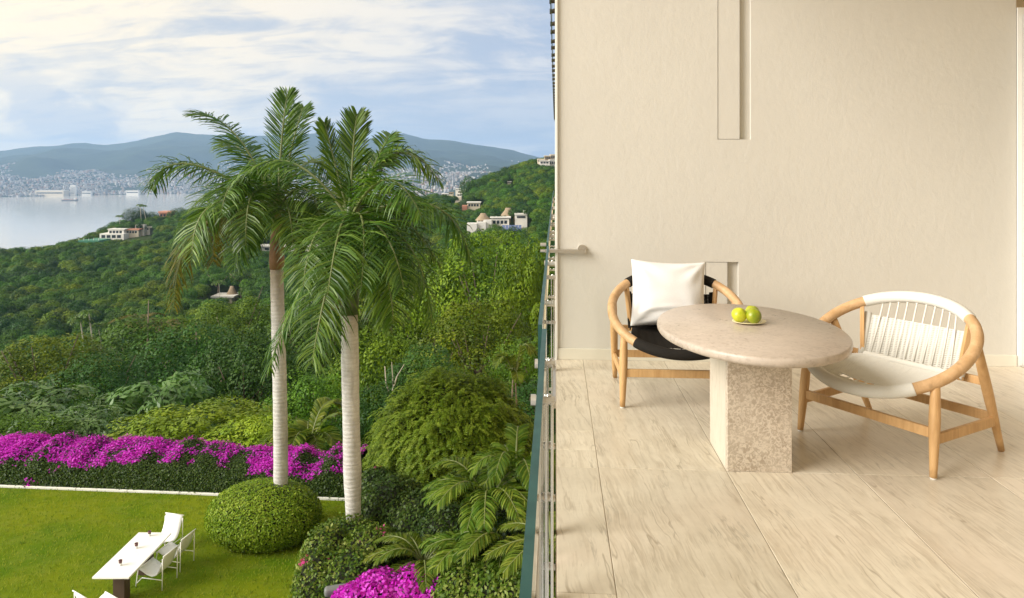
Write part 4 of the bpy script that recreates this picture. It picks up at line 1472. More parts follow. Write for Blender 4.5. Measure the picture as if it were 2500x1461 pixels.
rng = np.random.default_rng(21)
cand = []
d = 58.0
while d < 640:
    sp = 4.4 if d < 150 else 3.7
    wd = 1650 / FPX * d
    n_ = int(wd / sp)
    for i in range(n_):
        px = -160 + 1650 * (i + rng.uniform(0, 1)) / n_ + rng.uniform(-8, 8)
        dd = d + rng.uniform(-2.2, 2.2)
        if px > 1440:
            continue
        g = ground(px, dd)
        if g < SEA + 2:
            continue
        r_ = rng.uniform(2.9, 4.8) * (1.0 if d < 150 else 0.68) * (1.12 if rng.random() < 0.12 else 1)
        h_ = r_ * rng.uniform(0.9, 1.2) + rng.uniform(1.2, 3.4) + (0 if d < 150 else 1.2)
        cand.append([dd, px, g, r_, h_])
    d += sp * 0.95
cand.sort(key=lambda q: q[0])
buf = np.full(1800, 2000.0)        # photo row above which nothing nearer stands, per column (from px -200)
vis = []
for dd, px, g, r_, h_ in cand:
    pxr = r_ / dd * FPX
    ytop = HOR + (EYE - (g + h_ + 0.75 * r_)) / dd * FPX
    if any(x0 - pxr * 0.9 < px < x1 + pxr * 0.9 and dd < kd_ + 6 and dd > kd_ - 190 and ytop < y1 for x0, x1, y0, y1, kd_ in KEEP):
        continue
    if any(x0 < px < x1 and abs(dd - kd_) < 9 for x0, x1, y0, y1, kd_ in KEEP):
        continue
    a, b = int(max(0, px - pxr + 200)), int(min(1799, px + pxr + 200))
    if b <= a:
        continue
    seen = float(np.clip(buf[a:b] - ytop, 0, None).mean())
    lim = buf[a:b].max()
    if ytop < lim + 45:
        vis.append((seen * 2 * pxr, dd, px, g, r_, h_))
    aa, bb = int(max(0, px - pxr * .8 + 200)), int(min(1799, px + pxr * .8 + 200))
    buf[aa:bb] = np.minimum(buf[aa:bb], ytop + 0.5 * pxr)
order = sorted(range(len(vis)), key=lambda i: -vis[i][0])
solo = set(order[:235])
def zone_label(px, dd, kind):
    col = {'mid': 'fresh green', 'drk': 'dark green', 'yel': 'yellow green', 'olv': 'olive green'}[kind]
    where = [(60, 'at the left photo edge'), (180, 'below the tennis court'), (300, 'below the white headland villa'), (400, 'below the red roofed house'), (500, 'left of the white pavilion'), (600, 'around the white pavilion'), (670, 'just left of the left palm trunk'), (760, 'just right of the left palm trunk'), (850, 'just left of the right palm trunk'), (950, 'just right of the right palm trunk'), (1060, 'under the right palm fronds'), (1140, 'below the saddle houses'), (1220, 'below the thatched villa'), (1290, 'below the white studio'), (9999, 'against the glass railing')]
    z = next(w_ for lim_, w_ in where if px < lim_)
    h_ = 'deep in the gully' if dd < 95 else 'low on the slope' if dd < 160 else 'halfway up the slope' if dd < 250 else 'high on the slope' if dd < 380 else 'near the ridge line'
    return 'round %s forest tree %s %s' % (col, h_, z)
fp, fr, fsz, fi = [], [], [], []
srcs = {}
for i, (ar, dd, px, g, r_, h_) in enumerate(vis):
    p = FWD * dd + RGT * ((px - 1250) / FPX * dd)
    # broad drifts of one kind
    nz = mn.noise(Vector((p[0] / 38, p[1] / 38, 2.0)))
    k = int((nz * 0.9 + 0.5 + rng.uniform(-.28, .28)) * 8) % 8
    k = [2, 3, 0, 1, 6, 5, 7, 4][k]
    rz_ = rng.uniform(0, 6.28)
    if i in solo or k not in srcs:
        lb = zone_label(px, dd, FT[k][1])
        t = thing('forest_tree', lb, 'tree', (p[0], p[1], g), rz_, 'forest trees on the wooded slopes')
        link('trunk', ftrunk[i % 2], t, scale=(h_ * .8, h_ * .8, h_ * 1.0))
        c = link('crown', FT[k][0], t, (0, 0, h_ - 0.05 * r_), scale=(r_, r_, r_))
        srcs.setdefault(k, c)
    else:
        fp.append((p[0], p[1], g + h_))
        fr.append(rz_)
        fsz.append(r_)
        fi.append(k)

def scatter_object(name, P_, RZ, SZ, IDX, sources):
    me = bpy.data.meshes.new(name)
    me.from_pydata(P_, [], [])
    for nm, ty, dat in (('rz', 'FLOAT', RZ), ('sz', 'FLOAT', SZ), ('pick', 'INT', IDX)):
        a = me.attributes.new(nm, ty, 'POINT')
        a.data.foreach_set('value', dat)
    o = link(name, me)
    ng = bpy.data.node_groups.new(name, 'GeometryNodeTree')
    ng.interface.new_socket('Geometry', in_out='INPUT', socket_type='NodeSocketGeometry')
    ng.interface.new_socket('Geometry', in_out='OUTPUT', socket_type='NodeSocketGeometry')
    gi, gout = ng.nodes.new('NodeGroupInput'), ng.nodes.new('NodeGroupOutput')
    iop = ng.nodes.new('GeometryNodeInstanceOnPoints')
    g2i = ng.nodes.new('GeometryNodeGeometryToInstance')
    for s in reversed(sources):
        oi = ng.nodes.new('GeometryNodeObjectInfo')
        oi.transform_space = 'ORIGINAL'
        oi.inputs['Object'].default_value = s
        oi.inputs['As Instance'].default_value = False
        g1 = ng.nodes.new('GeometryNodeGeometryToInstance')
        ng.links.new(oi.outputs['Geometry'], g1.inputs[0])
        g2i_out = g1.outputs[0]
        exec_join.append(g2i_out)
    j = ng.nodes.new('GeometryNodeJoinGeometry')
    for so in exec_join:
        ng.links.new(so, j.inputs[0])
    exec_join.clear()
    def attr(nm, ty):
        n = ng.nodes.new('GeometryNodeInputNamedAttribute')
        n.data_type = ty
        n.inputs['Name'].default_value = nm
        return n.outputs['Attribute']
    cx = ng.nodes.new('ShaderNodeCombineXYZ')
    ng.links.new(attr('rz', 'FLOAT'), cx.inputs[2])
    ng.links.new(gi.outputs[0], iop.inputs['Points'])
    ng.links.new(j.outputs[0], iop.inputs['Instance'])
    iop.inputs['Pick Instance'].default_value = True
    ng.links.new(attr('pick', 'INT'), iop.inputs['Instance Index'])
    e2r = ng.nodes.new('FunctionNodeEulerToRotation')
    ng.links.new(cx.outputs[0], e2r.inputs[0])
    ng.links.new(e2r.outputs[0], iop.inputs['Rotation'])
    ng.links.new(attr('sz', 'FLOAT'), iop.inputs['Scale'])
    ng.links.new(iop.outputs[0], gout.inputs[0])
    ng.nodes.remove(g2i)
    m = o.modifiers.new('scatter', 'NODES')
    m.node_group = ng
    return o
exec_join = []
keys = sorted(srcs)
fo = scatter_object('forest', fp, fr, fsz, [keys.index(k) for k in fi], [srcs[k] for k in keys])
tag(fo, 'dense green forest of round crowns covering the far slopes', 'forest', kind='stuff')
print('trees', len(cand), 'visible', len(vis), 'scattered', len(fp))

# ------------------------------------------------------------------ nearer trees behind the garden
NT = {
    'mid': crown_mesh('crown', 31, M['leaf_mid'], 64, 380, 0.047, 0.52, (0.20, 0.34), inner=0.12),
    'drk': crown_mesh('crown', 32, M['leaf_drk'], 64, 380, 0.048, 0.55, (0.20, 0.34), inner=0.12),
    'yel': crown_mesh('crown', 33, M['leaf_yel'], 68, 370, 0.046, 0.52, (0.18, 0.32), inner=0.12),
    'olv': crown_mesh('crown', 34, M['leaf_olv'], 74, 390, 0.043, 0.52, (0.17, 0.32), inner=0.12),
    'olv2': crown_mesh('crown', 35, M['leaf_olv'], 84, 340, 0.046, 0.52, (0.15, 0.28), inner=0.15),
    'big': crown_mesh('crown', 36, M['leaf_gry'], 58, 120, 0.105, 0.36, (0.15, 0.28), flat=0.6, droop=0.8, inner=0.15, squash=0.85),
    'fea': crown_mesh('crown', 37, M['leaf_fth'], 95, 190, 0.058, 0.42, (0.14, 0.26), flat=0.5, droop=0.6, inner=0.25, squash=0.6),
}
ntrunk = [trunk_mesh('trunk', 50 + k, M['bark'], 1.0, 0.035, 8, 0.5) for k in range(3)]
def near_tree(label, px, ytop, wpx, hpx, d, style, seed=0, cat='tree', name='garden_tree'):
    r_ = wpx / 2 / FPX * d
    rz_ = hpx / 2 / FPX * d * 1.1
    top = pt(px, ytop, d)
    g = ground(px, d)
    zc = top.z - rz_ * 0.95
    t = thing(name, label, cat, (top.x, top.y, g), seed * 2.1)
    link('trunk', ntrunk[seed % 3], t, scale=(r_ * 1.2, r_ * 1.2, max(0.8, zc - g)))
    link('crown', NT[style], t, (0, 0, zc - g), scale=(r_ * 1.08, r_ * 1.08, rz_ * 1.15))
    return t
for k, a in enumerate([
    ('silvery big leaved tree at the left edge behind the magenta hedge', 90, 925, 430, 280, 33, 'big'),
    ('broad silvery leaved tree behind the hedge, right of the left edge one', 385, 893, 350, 290, 37, 'big'),
    ('small dark bush tree close behind the hedge at the left edge', 30, 1010, 260, 160, 27.5, 'mid'),
    ('dark leafy tree close behind the hedge below the silvery crowns', 215, 985, 270, 180, 29.5, 'big'),
    ('bright feathery tree close behind the hedge left of the palm trunk', 470, 955, 430, 230, 28.5, 'fea'),
    ('feathery green tree just left of the left palm trunk', 630, 985, 280, 210, 27, 'fea'),
    ('fresh green round tree standing in the middle of the left woods', 345, 765, 330, 240, 88, 'mid'),
    ('olive tree in the left woods above the silvery crowns', 110, 822, 320, 230, 62, 'olv'),
    ('dark green tree behind the broad silvery tree', 250, 870, 260, 200, 48, 'drk'),
    ('dark green tree in the shaded gully left of the palms', 470, 800, 290, 260, 68, 'drk'),
    ('dark green tree just left of the left palm trunk in the gully', 600, 815, 270, 280, 55, 'drk'),
    ('yellow green tree beside the white pavilion', 575, 715, 230, 210, 105, 'yel'),
    ('leafy tree between the two palm trunks behind the hedge', 770, 905, 270, 260, 36, 'mid'),
    ('tall green tree behind the gap between the palm trunks', 760, 730, 280, 280, 72, 'mid'),
    ('olive tree just right of the right palm trunk', 950, 800, 280, 320, 50, 'olv'),
    ('tall olive tree behind the right palm fronds', 950, 640, 320, 300, 78, 'olv2'),
    ('tallest bright olive tree left of the glass railing', 1190, 560, 320, 350, 64, 'olv'),
    ('olive tree between the right palm and the tallest olive tree', 1070, 612, 280, 330, 70, 'olv2'),
    ('olive tree close to the glass railing below the white villa', 1300, 590, 210, 360, 54, 'olv2'),
    ('bright olive tree in front of the tallest olive tree', 1170, 735, 320, 270, 46, 'olv'),
    ('shaded small tree above the feathery dome shrub', 1050, 850, 230, 200, 37, 'drk'),
    ('green tree low beside the glass railing', 1290, 815, 200, 200, 38, 'mid'),
    ('dark tree filling the gully right of the right palm trunk', 940, 945, 220, 240, 31, 'drk'),
]):
    near_tree(*a, seed=k)
# dark undergrowth between the near trees
rng = np.random.default_rng(77)
under = []
for k in range(46):
    px = rng.uniform(-60, 1340)
    d = rng.uniform(34 if px < 700 else 26, 58)
    g = ground(px, d)
    p = FWD * d + RGT * ((px - 1250) / FPX * d)
    r_ = rng.uniform(1.3, 2.4)
    kd_ = ['mid', 'drk', 'drk', 'olv'][k % 4]
    t = thing('undergrowth_shrub', ('%s undergrowth shrub in the gully %s' % ({'mid': 'fresh green', 'drk': 'dark green', 'olv': 'olive green'}[kd_], ['at the left photo edge', 'behind the silvery trees', 'behind the bright feathery tree', 'left of the left palm trunk', 'between the palm trunks', 'right of the right palm trunk', 'above the dome tree', 'beside the glass railing'][min(7, max(0, int((px + 60) / 175)))] + (', nearer' if d < 44 else ', farther'))), 'shrub', (p[0], p[1], g), k, 'undergrowth in the gully')
    link('trunk', ntrunk[k % 2], t, scale=(r_, r_, r_ * .8))
    link('crown', NT[kd_], t, (0, 0, r_ * .75), scale=(r_ * 1.3, r_ * 1.3, r_))

# ------------------------------------------------------------------ leafy masses: hedges, topiary, shrubs
def mass(ells, n, leaf, aspect, seed, zmin=-0.4, jit=0.35, depth=0.06, inside=0.97):
    """leaf centres and normals on the outer skin of a union of ellipsoids [(c, r)]"""
    rng = np.random.default_rng(seed)
    ar = np.array([r[0] * r[1] + r[0] * r[2] + r[1] * r[2] for c, r in ells])
    C, N = [], []
    for (c, r), w_ in zip(ells, ar / ar.sum()):
        c, r = np.array(c), np.array(r)
        d = sph(rng, int(n * w_), zmin)
        bumpy = 1 + depth * rng.normal(size=(len(d), 1))
        p = c + d * r * bumpy
        ok = np.ones(len(p), bool)
        for c2, r2 in ells:
            if c2 is not c and not np.allclose(c2, c):
                ok &= (((p - np.array(c2)) / np.array(r2)) ** 2).sum(1) > inside ** 2
        C.append(p[ok])
        N.append(unit(d[ok] / r * r.mean() + np.array([0, 0, .15]) + jit * rng.normal(size=(ok.sum(), 3))))
    C, N = np.concatenate(C), np.concatenate(N)
    L = leaf * rng.uniform(.7, 1.3, len(C))
    return C, N, leaf_quads(C, N, L, L * aspect, rng), rng
def core_mesh(ells, f=0.9):  # added solid ellipsoids that keep light from passing through the foliage
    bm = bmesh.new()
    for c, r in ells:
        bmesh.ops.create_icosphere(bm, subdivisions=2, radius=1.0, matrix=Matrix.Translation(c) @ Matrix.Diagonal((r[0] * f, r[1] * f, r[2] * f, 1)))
    me = bpy.data.meshes.new('light_block_core')
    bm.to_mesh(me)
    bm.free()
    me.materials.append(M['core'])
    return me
M['leaf_box'] = foliage('topiary_leaves', [(0.095, 0.175, 0.008), (0.175, 0.275, 0.014), (0.29, 0.37, 0.04)], 0.2, 0.45, 0.0, 0.0)
M['leaf_hedge'] = foliage('hedge_leaves', [(0.018, 0.042, 0.008), (0.040, 0.080, 0.012), (0.085, 0.125, 0.022)], 0.2, 0.4, 0.0, 0.0)
M['leaf_var'] = foliage('shrub_leaves', [(0.035, 0.080, 0.008), (0.095, 0.160, 0.014), (0.240, 0.280, 0.070)], 0.2, 0.42, 0.0, 0.0)
M['flower'] = foliage('magenta_bracts', [(0.30, 0.010, 0.28), (0.56, 0.018, 0.56), (0.72, 0.13, 0.78)], 0.35, 0.7, 0.0, 0.0, 0.1)
M['flower_pink'] = foliage('pink_bracts', [(0.36, 0.03, 0.14), (0.55, 0.06, 0.24), (0.62, 0.14, 0.34)], 0.3, 0.7, 0.0, 0.0, 0.1)

# clipped topiary round the left palm
tp_ = pt(645, 1272, 18.55)
tpo = thing('topiary_bush', 'large clipped egg shaped topiary bush on the lawn round the left palm trunk', 'bush', (tp_.x, tp_.y, LAWN))
TC = (0, 0, 0.60)
TR = (1.44, 1.10, 0.80)
C, N, V, rg = mass([(TC, TR)], 26000, 0.062, 0.55, 5, zmin=-0.75, jit=0.5, depth=0.022)
n1_ = np.array([mn.noise(Vector(c * 2.2)) for c in C[::1]])
rnd = np.clip(0.45 + 0.25 * n1_ + 0.38 * rg.normal(size=len(C)) * .8, 0, 1)
link('clipped_foliage', quads('clipped_foliage', V, M['leaf_box'], rnd), tpo)
link('light_block_core', core_mesh([(TC, TR)], 0.955), tpo)
MB().tube([(0, 0, 0), (0, 0, .5)], .12, 8).build('stem', M['bark'], tpo)

# magenta hedge along the kerb
hd = thing('bougainvillea_hedge', 'long hedge of magenta bougainvillea along the white kerb of the lawn', 'hedge', tuple(kp(KL / 2, 0.9, LAWN)))
rng = np.random.default_rng(8)
def hedge_top(s, q):
    """height factor of the hedge at s metres"""
    return 0.90 + 0.26 * mn.noise(Vector((s * 0.55, 3.0, 0))) + 0.24 * mn.noise(Vector((s * 1.9, 7.0, 0))) - 0.16 * max(0, (s - KL + 7.0) / 7.0)
def hedge_pt(s, v):
    """v 0..1 round the section: front foot, front face, top slope, back"""
    H_ = hedge_top(s, v)
    pr = [(0.0, 0.12, 0.0), (0.25, 0.22, 0.52), (0.45, 0.50, 0.78), (0.75, 1.35, 1.0), (0.9, 1.85, 0.9), (1.0, 2.3, 0.45)]
    o_ = np.interp(v, [p[0] for p in pr], [p[1] for p in pr])
    z_ = np.interp(v, [p[0] for p in pr], [p[2] for p in pr])
    return kp(s, o_, LAWN + z_ * H_)
def flower_amount(s, v):
    px, _ = px_d(*hedge_pt(s, v).xy)
    big_ = mn.noise(Vector((s * 0.42, v * 2.2, 1.0)))
    sm_ = mn.noise(Vector((s * 1.6, v * 5, 5.0)))
    cov = np.interp(px, [-200, 0, 130, 330, 360, 420, 470, 580, 620, 700, 830], [.50, .50, .55, .36, .10, .28, -.10, -.06, .32, .36, .28])
    return cov + 0.85 * big_ + 0.75 * sm_ + 0.5 * mn.noise(Vector((s * 4.5, v * 14, 8.0))) + np.interp(v, [0.2, 0.33, 0.45, 0.8, 1], [-1.2, -0.55, 0.05, 0.12, 0.0])
nl_ = 88000
Cs, Ns, fl = np.zeros((nl_, 3)), np.zeros((nl_, 3)), np.zeros(nl_, bool)
kxyz = np.array([kd.x, kd.y, 0])
for i in range(nl_):
    s_ = rng.random() * (KL - 0.3) if i % 5 == 0 else 10.8 + rng.random() * (KL - 11.1)
    v_ = rng.random() ** 0.9
    a = hedge_pt(s_, v_)
    b = hedge_pt(s_, min(1, v_ + 0.02))
    tn = (b - a)
    nrm = Vector((kd.x, kd.y, 0)).cross(tn).normalized()
    jj = rng.normal() * 0.045
    Cs[i] = (a + nrm * jj)
    Ns[i] = nrm
    fl[i] = flower_amount(s_, v_) > rng.random() * 0.75
Ns = unit(Ns + 0.45 * rng.normal(size=Ns.shape) + np.array([0, 0, 0.2]))
Cs -= np.array(hd.location)
Lf = rng.uniform(.045, .08, nl_)
Cs[fl] += Ns[fl] * 0.05
V = leaf_quads(Cs, Ns, Lf, Lf * np.where(fl, .8, .6), rng)
link('foliage', quads('foliage', V[~fl], M['leaf_hedge'], rng.random((~fl).sum())), hd)
link('flowers', quads('flowers', V[fl], M['flower'], np.clip(.5 + .3 * rng.normal(size=fl.sum()), 0, 1)), hd)
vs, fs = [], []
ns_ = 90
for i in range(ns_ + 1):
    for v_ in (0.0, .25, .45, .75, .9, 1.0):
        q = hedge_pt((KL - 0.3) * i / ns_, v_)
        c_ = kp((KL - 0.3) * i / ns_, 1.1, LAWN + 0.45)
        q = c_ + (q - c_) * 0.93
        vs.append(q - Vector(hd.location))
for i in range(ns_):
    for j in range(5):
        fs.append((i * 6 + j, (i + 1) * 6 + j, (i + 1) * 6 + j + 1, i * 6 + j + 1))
MB().add(vs, fs).build('light_block_core', M['core'], hd)  # added dark shell inside the hedge, blocks light between the leaves

def shrub(name, label, cat, ells_px, n, leaf, mat, seed, flowers=None, fmat='flower', famt=0.0, aspect=0.6, fz=0.0):
    """ells_px: (px, py, d, rx, ry, rz) ellipsoids in metres about photo points"""
    cs = [(pt(a[0], a[1], a[2]), a[3:6]) for a in ells_px]
    base = cs[0][0].copy()
    base.z = min(c.z - r[2] for c, r in cs)
    t = thing(name, label, cat, tuple(base))
    ells = [(tuple(c - base), r) for c, r in cs]
    C, N, V, rg = mass(ells, n, leaf, aspect, seed, zmin=-0.55, jit=0.5, depth=0.05)
    rnd = np.clip(np.array([0.45 + 0.5 * mn.noise(Vector(c * 1.6)) for c in C]) + 0.28 * rg.normal(size=len(C)), 0, 1)
    if famt:
        fn = np.array([mn.noise(Vector(c * 1.9 + np.array([seed, 0, 0]))) for c in C])
        zr = (C[:, 2] - C[:, 2].min()) / np.ptp(C[:, 2])
        f = (fn + famt + 0.5 * (zr - fz)) > 0.35 * rg.random(len(C))
        link('flowers', quads('flowers', V[f], M[fmat], rg.random(f.sum())), t)
        V, rnd = V[~f], rnd[~f]
    link('foliage', quads('foliage', V, M[mat], rnd), t)
    link('light_block_core', core_mesh(ells, 0.93), t)
    MB().tube([(0, 0, -1.2), (0, 0, .4)], .07, 7).build('stem', M['bark'], t)
    return t
shrub('leafy_shrub', 'dense yellow green shrub round the foot of the right palm trunk', 'shrub',
      [(850, 1385, 15.9, .95, .8, 1.05), (800, 1400, 15.4, .62, .7, 1.0), (900, 1400, 15.2, .7, .6, .95), (780, 1450, 14.7, .55, .6, .9), (860, 1440, 14.6, .8, .6, .8), (935, 1395, 15.6, .55, .6, .9)], 22000, 0.075, 'leaf_var', 3, None, 'flower_pink', -0.85)
shrub('flowering_shrub', 'bright magenta bougainvillea shrub at the bottom edge below the fan palms', 'shrub',
      [(930, 1468, 13.7, .62, .6, .5), (1010, 1455, 13.8, .6, .6, .5), (1060, 1470, 13.6, .45, .5, .42), (870, 1480, 13.5, .5, .5, .35)], 12000, 0.085, 'leaf_hedge', 9, None, 'flower', 0.30, .75)
shrub('leafy_hedge', 'green leafy hedge at the bottom edge beside the glass railing', 'hedge',
      [(1140, 1462, 13.2, .6, .7, .55), (1210, 1455, 13.1, .6, .7, .6), (1275, 1450, 13.0, .6, .7, .6), (1345, 1455, 13.0, .6, .7, .6)], 13000, 0.085, 'leaf_var', 12)
shrub('dark_shrub', 'dark green shrub with sparse pink flowers right of the right palm trunk', 'shrub',
      [(960, 1260, 17.2, .9, .8, .9), (1030, 1300, 16.6, .9, .8, .9), (920, 1215, 18.2, .6, .6, .7), (1100, 1330, 15.8, .8, .8, .8)], 17000, 0.085, 'leaf_hedge', 15, None, 'flower_pink', -0.95)
shrub('dark_shrub', 'dark green shrub filling the bed between the fan palms and the railing', 'shrub',
      [(1180, 1400, 14.6, .9, .8, 1.0), (1270, 1380, 14.2, .8, .8, 1.0), (1250, 1280, 15.6, .8, .8, 1.0), (1340, 1330, 14.6, .8, .8, 1.1)], 14000, 0.085, 'leaf_hedge', 17)

# feathery dome tree right of the palms
q = pt(1102, 1105, 20.5)
ft = thing('feathery_tree', 'wide dome shaped feathery leaved tree right of the right palm trunk', 'tree', (q.x, q.y, ground(1105, 20.5)))
def feathery(seed, n_spray, mat):
    """dome of flat drooping sprays, each a twig with two rows of small leaves"""
    rng = np.random.default_rng(seed)
    D = sph(rng, n_spray, -0.45)
    C, N, A, Q = [], [], [], []
    for i, d in enumerate(D):
        sh_ = 0.84 + 0.10 * mn.noise(Vector(d * 2.3)) + 0.10 * mn.noise(Vector(d * 5.5)) + 0.05 * rng.normal()
        p0 = d * sh_ * np.array([1, 1, 0.92])
        out = unit(d * np.array([1, 1, .25]) + 0.5 * rng.normal(size=3))
        side = unit(np.cross(out, [0, 0, 1]))
        L = rng.uniform(.075, .13)
        k = 9
        cq = rng.random()
        for j in range(k):
            u = j / (k - 1)
            c = p0 + out * L * (u - .2) + np.array([0, 0, -1]) * L * .55 * u * u
            for sgn in (1, -1):
                C.append(c + side * sgn * 0.013 * (1.2 - u * .7))
                nn = np.array([0, 0, 1]) * .8 + d * .5 - out * -.3 * u + 0.25 * rng.normal(size=3)
                N.append(nn)
                A.append(side * sgn + out * .5 + np.array([0, 0, -.25]))
                Q.append(.6 * cq + .4 * rng.random())
    C, N, A = np.array(C), unit(np.array(N)), np.array(A)
    L = .028 * rng.uniform(.8, 1.25, len(C))
    # axis per leaf
    t_ = A + 0.25 * rng.normal(size=A.shape)
    t_ = unit(t_ - N * (t_ * N).sum(1, keepdims=True))
    b_ = np.cross(N, t_)
    W_ = (L * .5)[:, None]
    L = L[:, None]
    V = np.stack([C - t_ * L * .5, C + b_ * W_ * .5, C + t_ * L * .5 - N * L * .1, C - b_ * W_ * .5], 1)
    return quads('feathery_crown', V, mat, np.clip(Q, 0, 1))
M['leaf_fea'] = foliage('feathery_leaves', [(0.070, 0.130, 0.006), (0.140, 0.215, 0.012), (0.240, 0.310, 0.035)], 0.25, 0.5, 0.0, 0.0)
gz = ft.location.z
o = link('crown', feathery(5, 9000, M['leaf_fea']), ft, (0, 0, q.z - gz), scale=(2.55, 2.2, 2.75))
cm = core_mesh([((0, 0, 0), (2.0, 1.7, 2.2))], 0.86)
link('light_block_core', cm, ft, (0, 0, q.z - gz))
link('trunk', trunk_mesh('trunk', 91, M['bark'], 1.0, .05, 7, .5), ft, scale=(2.2, 2.2, q.z - gz))

# ------------------------------------------------------------------ palms
def frond_mesh(P0, P1, P2, n=62, ll=0.62, w=0.034, droop=0.35, lift=0.15, plume=0.5, seed=0, start=0.10, fwd=0.75, mat=None, split=True, tipf=0.35):
    """leaflets of one pinnate frond along a quadratic curve; returns leaflet mesh and rachis mesh"""
    rg = random.Random(seed)
    P0, P1, P2 = Vector(P0), Vector(P1), Vector(P2)
    m = MB()
    Q = []
    def bz(t):
        return P0 * (1 - t) ** 2 + P1 * 2 * t * (1 - t) + P2 * t * t
    def tg(t):
        return ((P1 - P0) * 2 * (1 - t) + (P2 - P1) * 2 * t).normalized()
    S0 = None
    for i in range(n):
        t = start + (1 - start) * (i + rg.uniform(-.3, .3)) / n
        t = min(max(t, start), 1)
        p, T = bz(t), tg(t)
        S = T.cross(Vector((0, 0, 1)))
        if S.length < 0.25:
            S = S0 if S0 is not None else Vector((1, 0, 0))
        S.normalize()
        if S0 is not None and S.dot(S0) < 0:
            S = -S
        S = (S + (S0 * 0.6 if S0 is not None else Vector())).normalized()
        S0 = S
        U = S.cross(T).normalized()
        prof = (0.55 + 0.45 * min(1, (t - start) / 0.25)) * (1 if t < 0.6 else 1 - (1 - tipf) * ((t - 0.6) / 0.4) ** 1.5)
        for sg in (1, -1):
            L = ll * prof * rg.uniform(.82, 1.12)
            f_ = fwd * (0.7 + 0.9 * t)
            dr = (S * sg + T * f_ + U * (lift + rg.uniform(-plume, plume))).normalized()
            g = Vector((0, 0, -1))
            p1 = p + dr * L * .45 + g * L * droop * .12
            p2 = p + dr * L * .78 + g * L * droop * .55
            p3 = p + dr * L * .92 + g * L * droop * 1.05
            wv = (T - dr * T.dot(dr)).normalized() * w * .5 * rg.uniform(.8, 1.2)
            if rg.random() < .5:
                wv = (wv + U * w * .35)
            b = len(m.v)
            m.add([p - wv * .5, p + wv * .5, p1 + wv, p1 - wv, p2 + wv * .75, p2 - wv * .75, p3], [(0, 1, 2, 3), (3, 2, 4, 5), (5, 4, 6)])
            Q += [rg.random()] * 3
    me = m.mesh('frond', mat, False)
    a = me.attributes.new('rnd', 'FLOAT', 'FACE')
    a.data.foreach_set('value', Q)
    r_ = MB().tube([bz(k / 12) for k in range(13)], [0.034 * (1 - k / 12.6) ** .8 * (ll / .62) ** .5 + .003 for k in range(13)], 6)
    return me, r_
M['frond'] = foliage('palm_frond', [(0.024, 0.068, 0.005), (0.062, 0.138, 0.009), (0.135, 0.215, 0.022)], 0.22, 0.42, 0.012, 0.2, 0.35)
M['frond_old'] = foliage('old_palm_frond', [(0.060, 0.065, 0.014), (0.10, 0.10, 0.02), (0.17, 0.14, 0.035)], 0.25, 0.5, 0.01, 0.15)
M['frond_lite'] = foliage('young_palm_frond', [(0.060, 0.105, 0.010), (0.11, 0.165, 0.016), (0.20, 0.23, 0.035)], 0.35, 0.4, 0.01, 0.12)
M['rachis'] = simple('frond_rachis', (0.14, 0.17, 0.05), 0.5)
M['crownshaft'] = simple('green_crownshaft', (0.055, 0.085, 0.025), 0.4, 0, 0.3, 3)
M['sheath'] = simple('brown_leaf_sheath', (0.24, 0.125, 0.055), 0.7, 0, 0.5, 4, 0.4, 12)
def trunk_palm_mat():
    m, nt, p, out = new_mat('royal_palm_trunk')
    tc = nt.nodes.new('ShaderNodeTexCoord')
    s_ = nt.nodes.new('ShaderNodeSeparateXYZ')
    nt.links.new(tc.outputs['Object'], s_.inputs[0])
    wv = nt.nodes.new('ShaderNodeTexWave')
    wv.bands_direction = 'Z'
    wv.inputs['Scale'].default_value = 3.1
    wv.inputs['Distortion'].default_value = 5.0
    wv.inputs['Detail'].default_value = 3
    wv.inputs['Detail Scale'].default_value = 2.0
    nt.links.new(mapping(nt, tc.outputs['Object'], scale=(.25, .25, 1)), wv.inputs['Vector'])
    f = noise_(nt, mapping(nt, tc.outputs['Object'], scale=(1, 1, .5)), 6, 6, .65)
    g = noise_(nt, mapping(nt, tc.outputs['Object'], scale=(1, 1, 4)), 14, 4, .6)
    stain = noise_(nt, mapping(nt, tc.outputs['Object'], scale=(1.5, 1.5, .35)), 3.0, 5, .6)
    c = mix(nt, ramp(nt, f, [(.3, 0), (.7, 1)]).outputs[0], (0.46, 0.445, 0.42), (0.64, 0.625, 0.60))
    c = mix(nt, math_(nt, 'MULTIPLY', ramp(nt, wv.outputs['Fac'], [(0.0, 1), (.16, 0)]).outputs[0], .28), c, (0.32, 0.29, 0.25))
    c = mix(nt, math_(nt, 'MULTIPLY', ramp(nt, g, [(.35, 1), (.5, 0)]).outputs[0], .3), c, (0.30, 0.27, 0.23))
    c = mix(nt, ramp(nt, stain, [(.52, 0), (.70, .45)]).outputs[0], c, (0.27, 0.25, 0.22))
    # young wood near the top is browner
    c = mix(nt, ramp(nt, math_(nt, 'DIVIDE', s_.outputs[2], 7.0), [(.80, 0), (1.0, .75)]).outputs[0], c, (0.36, 0.26, 0.16))
    nt.links.new(c, p.inputs['Base Color'])
    p.inputs['Roughness'].default_value = .85
    p.inputs['Specular IOR Level'].default_value = .15
    bump(nt, p, math_(nt, 'ADD', wv.outputs['Fac'], math_(nt, 'MULTIPLY', g, .8)), .35, .02)
    return m
M['ptrunk'] = trunk_palm_mat()
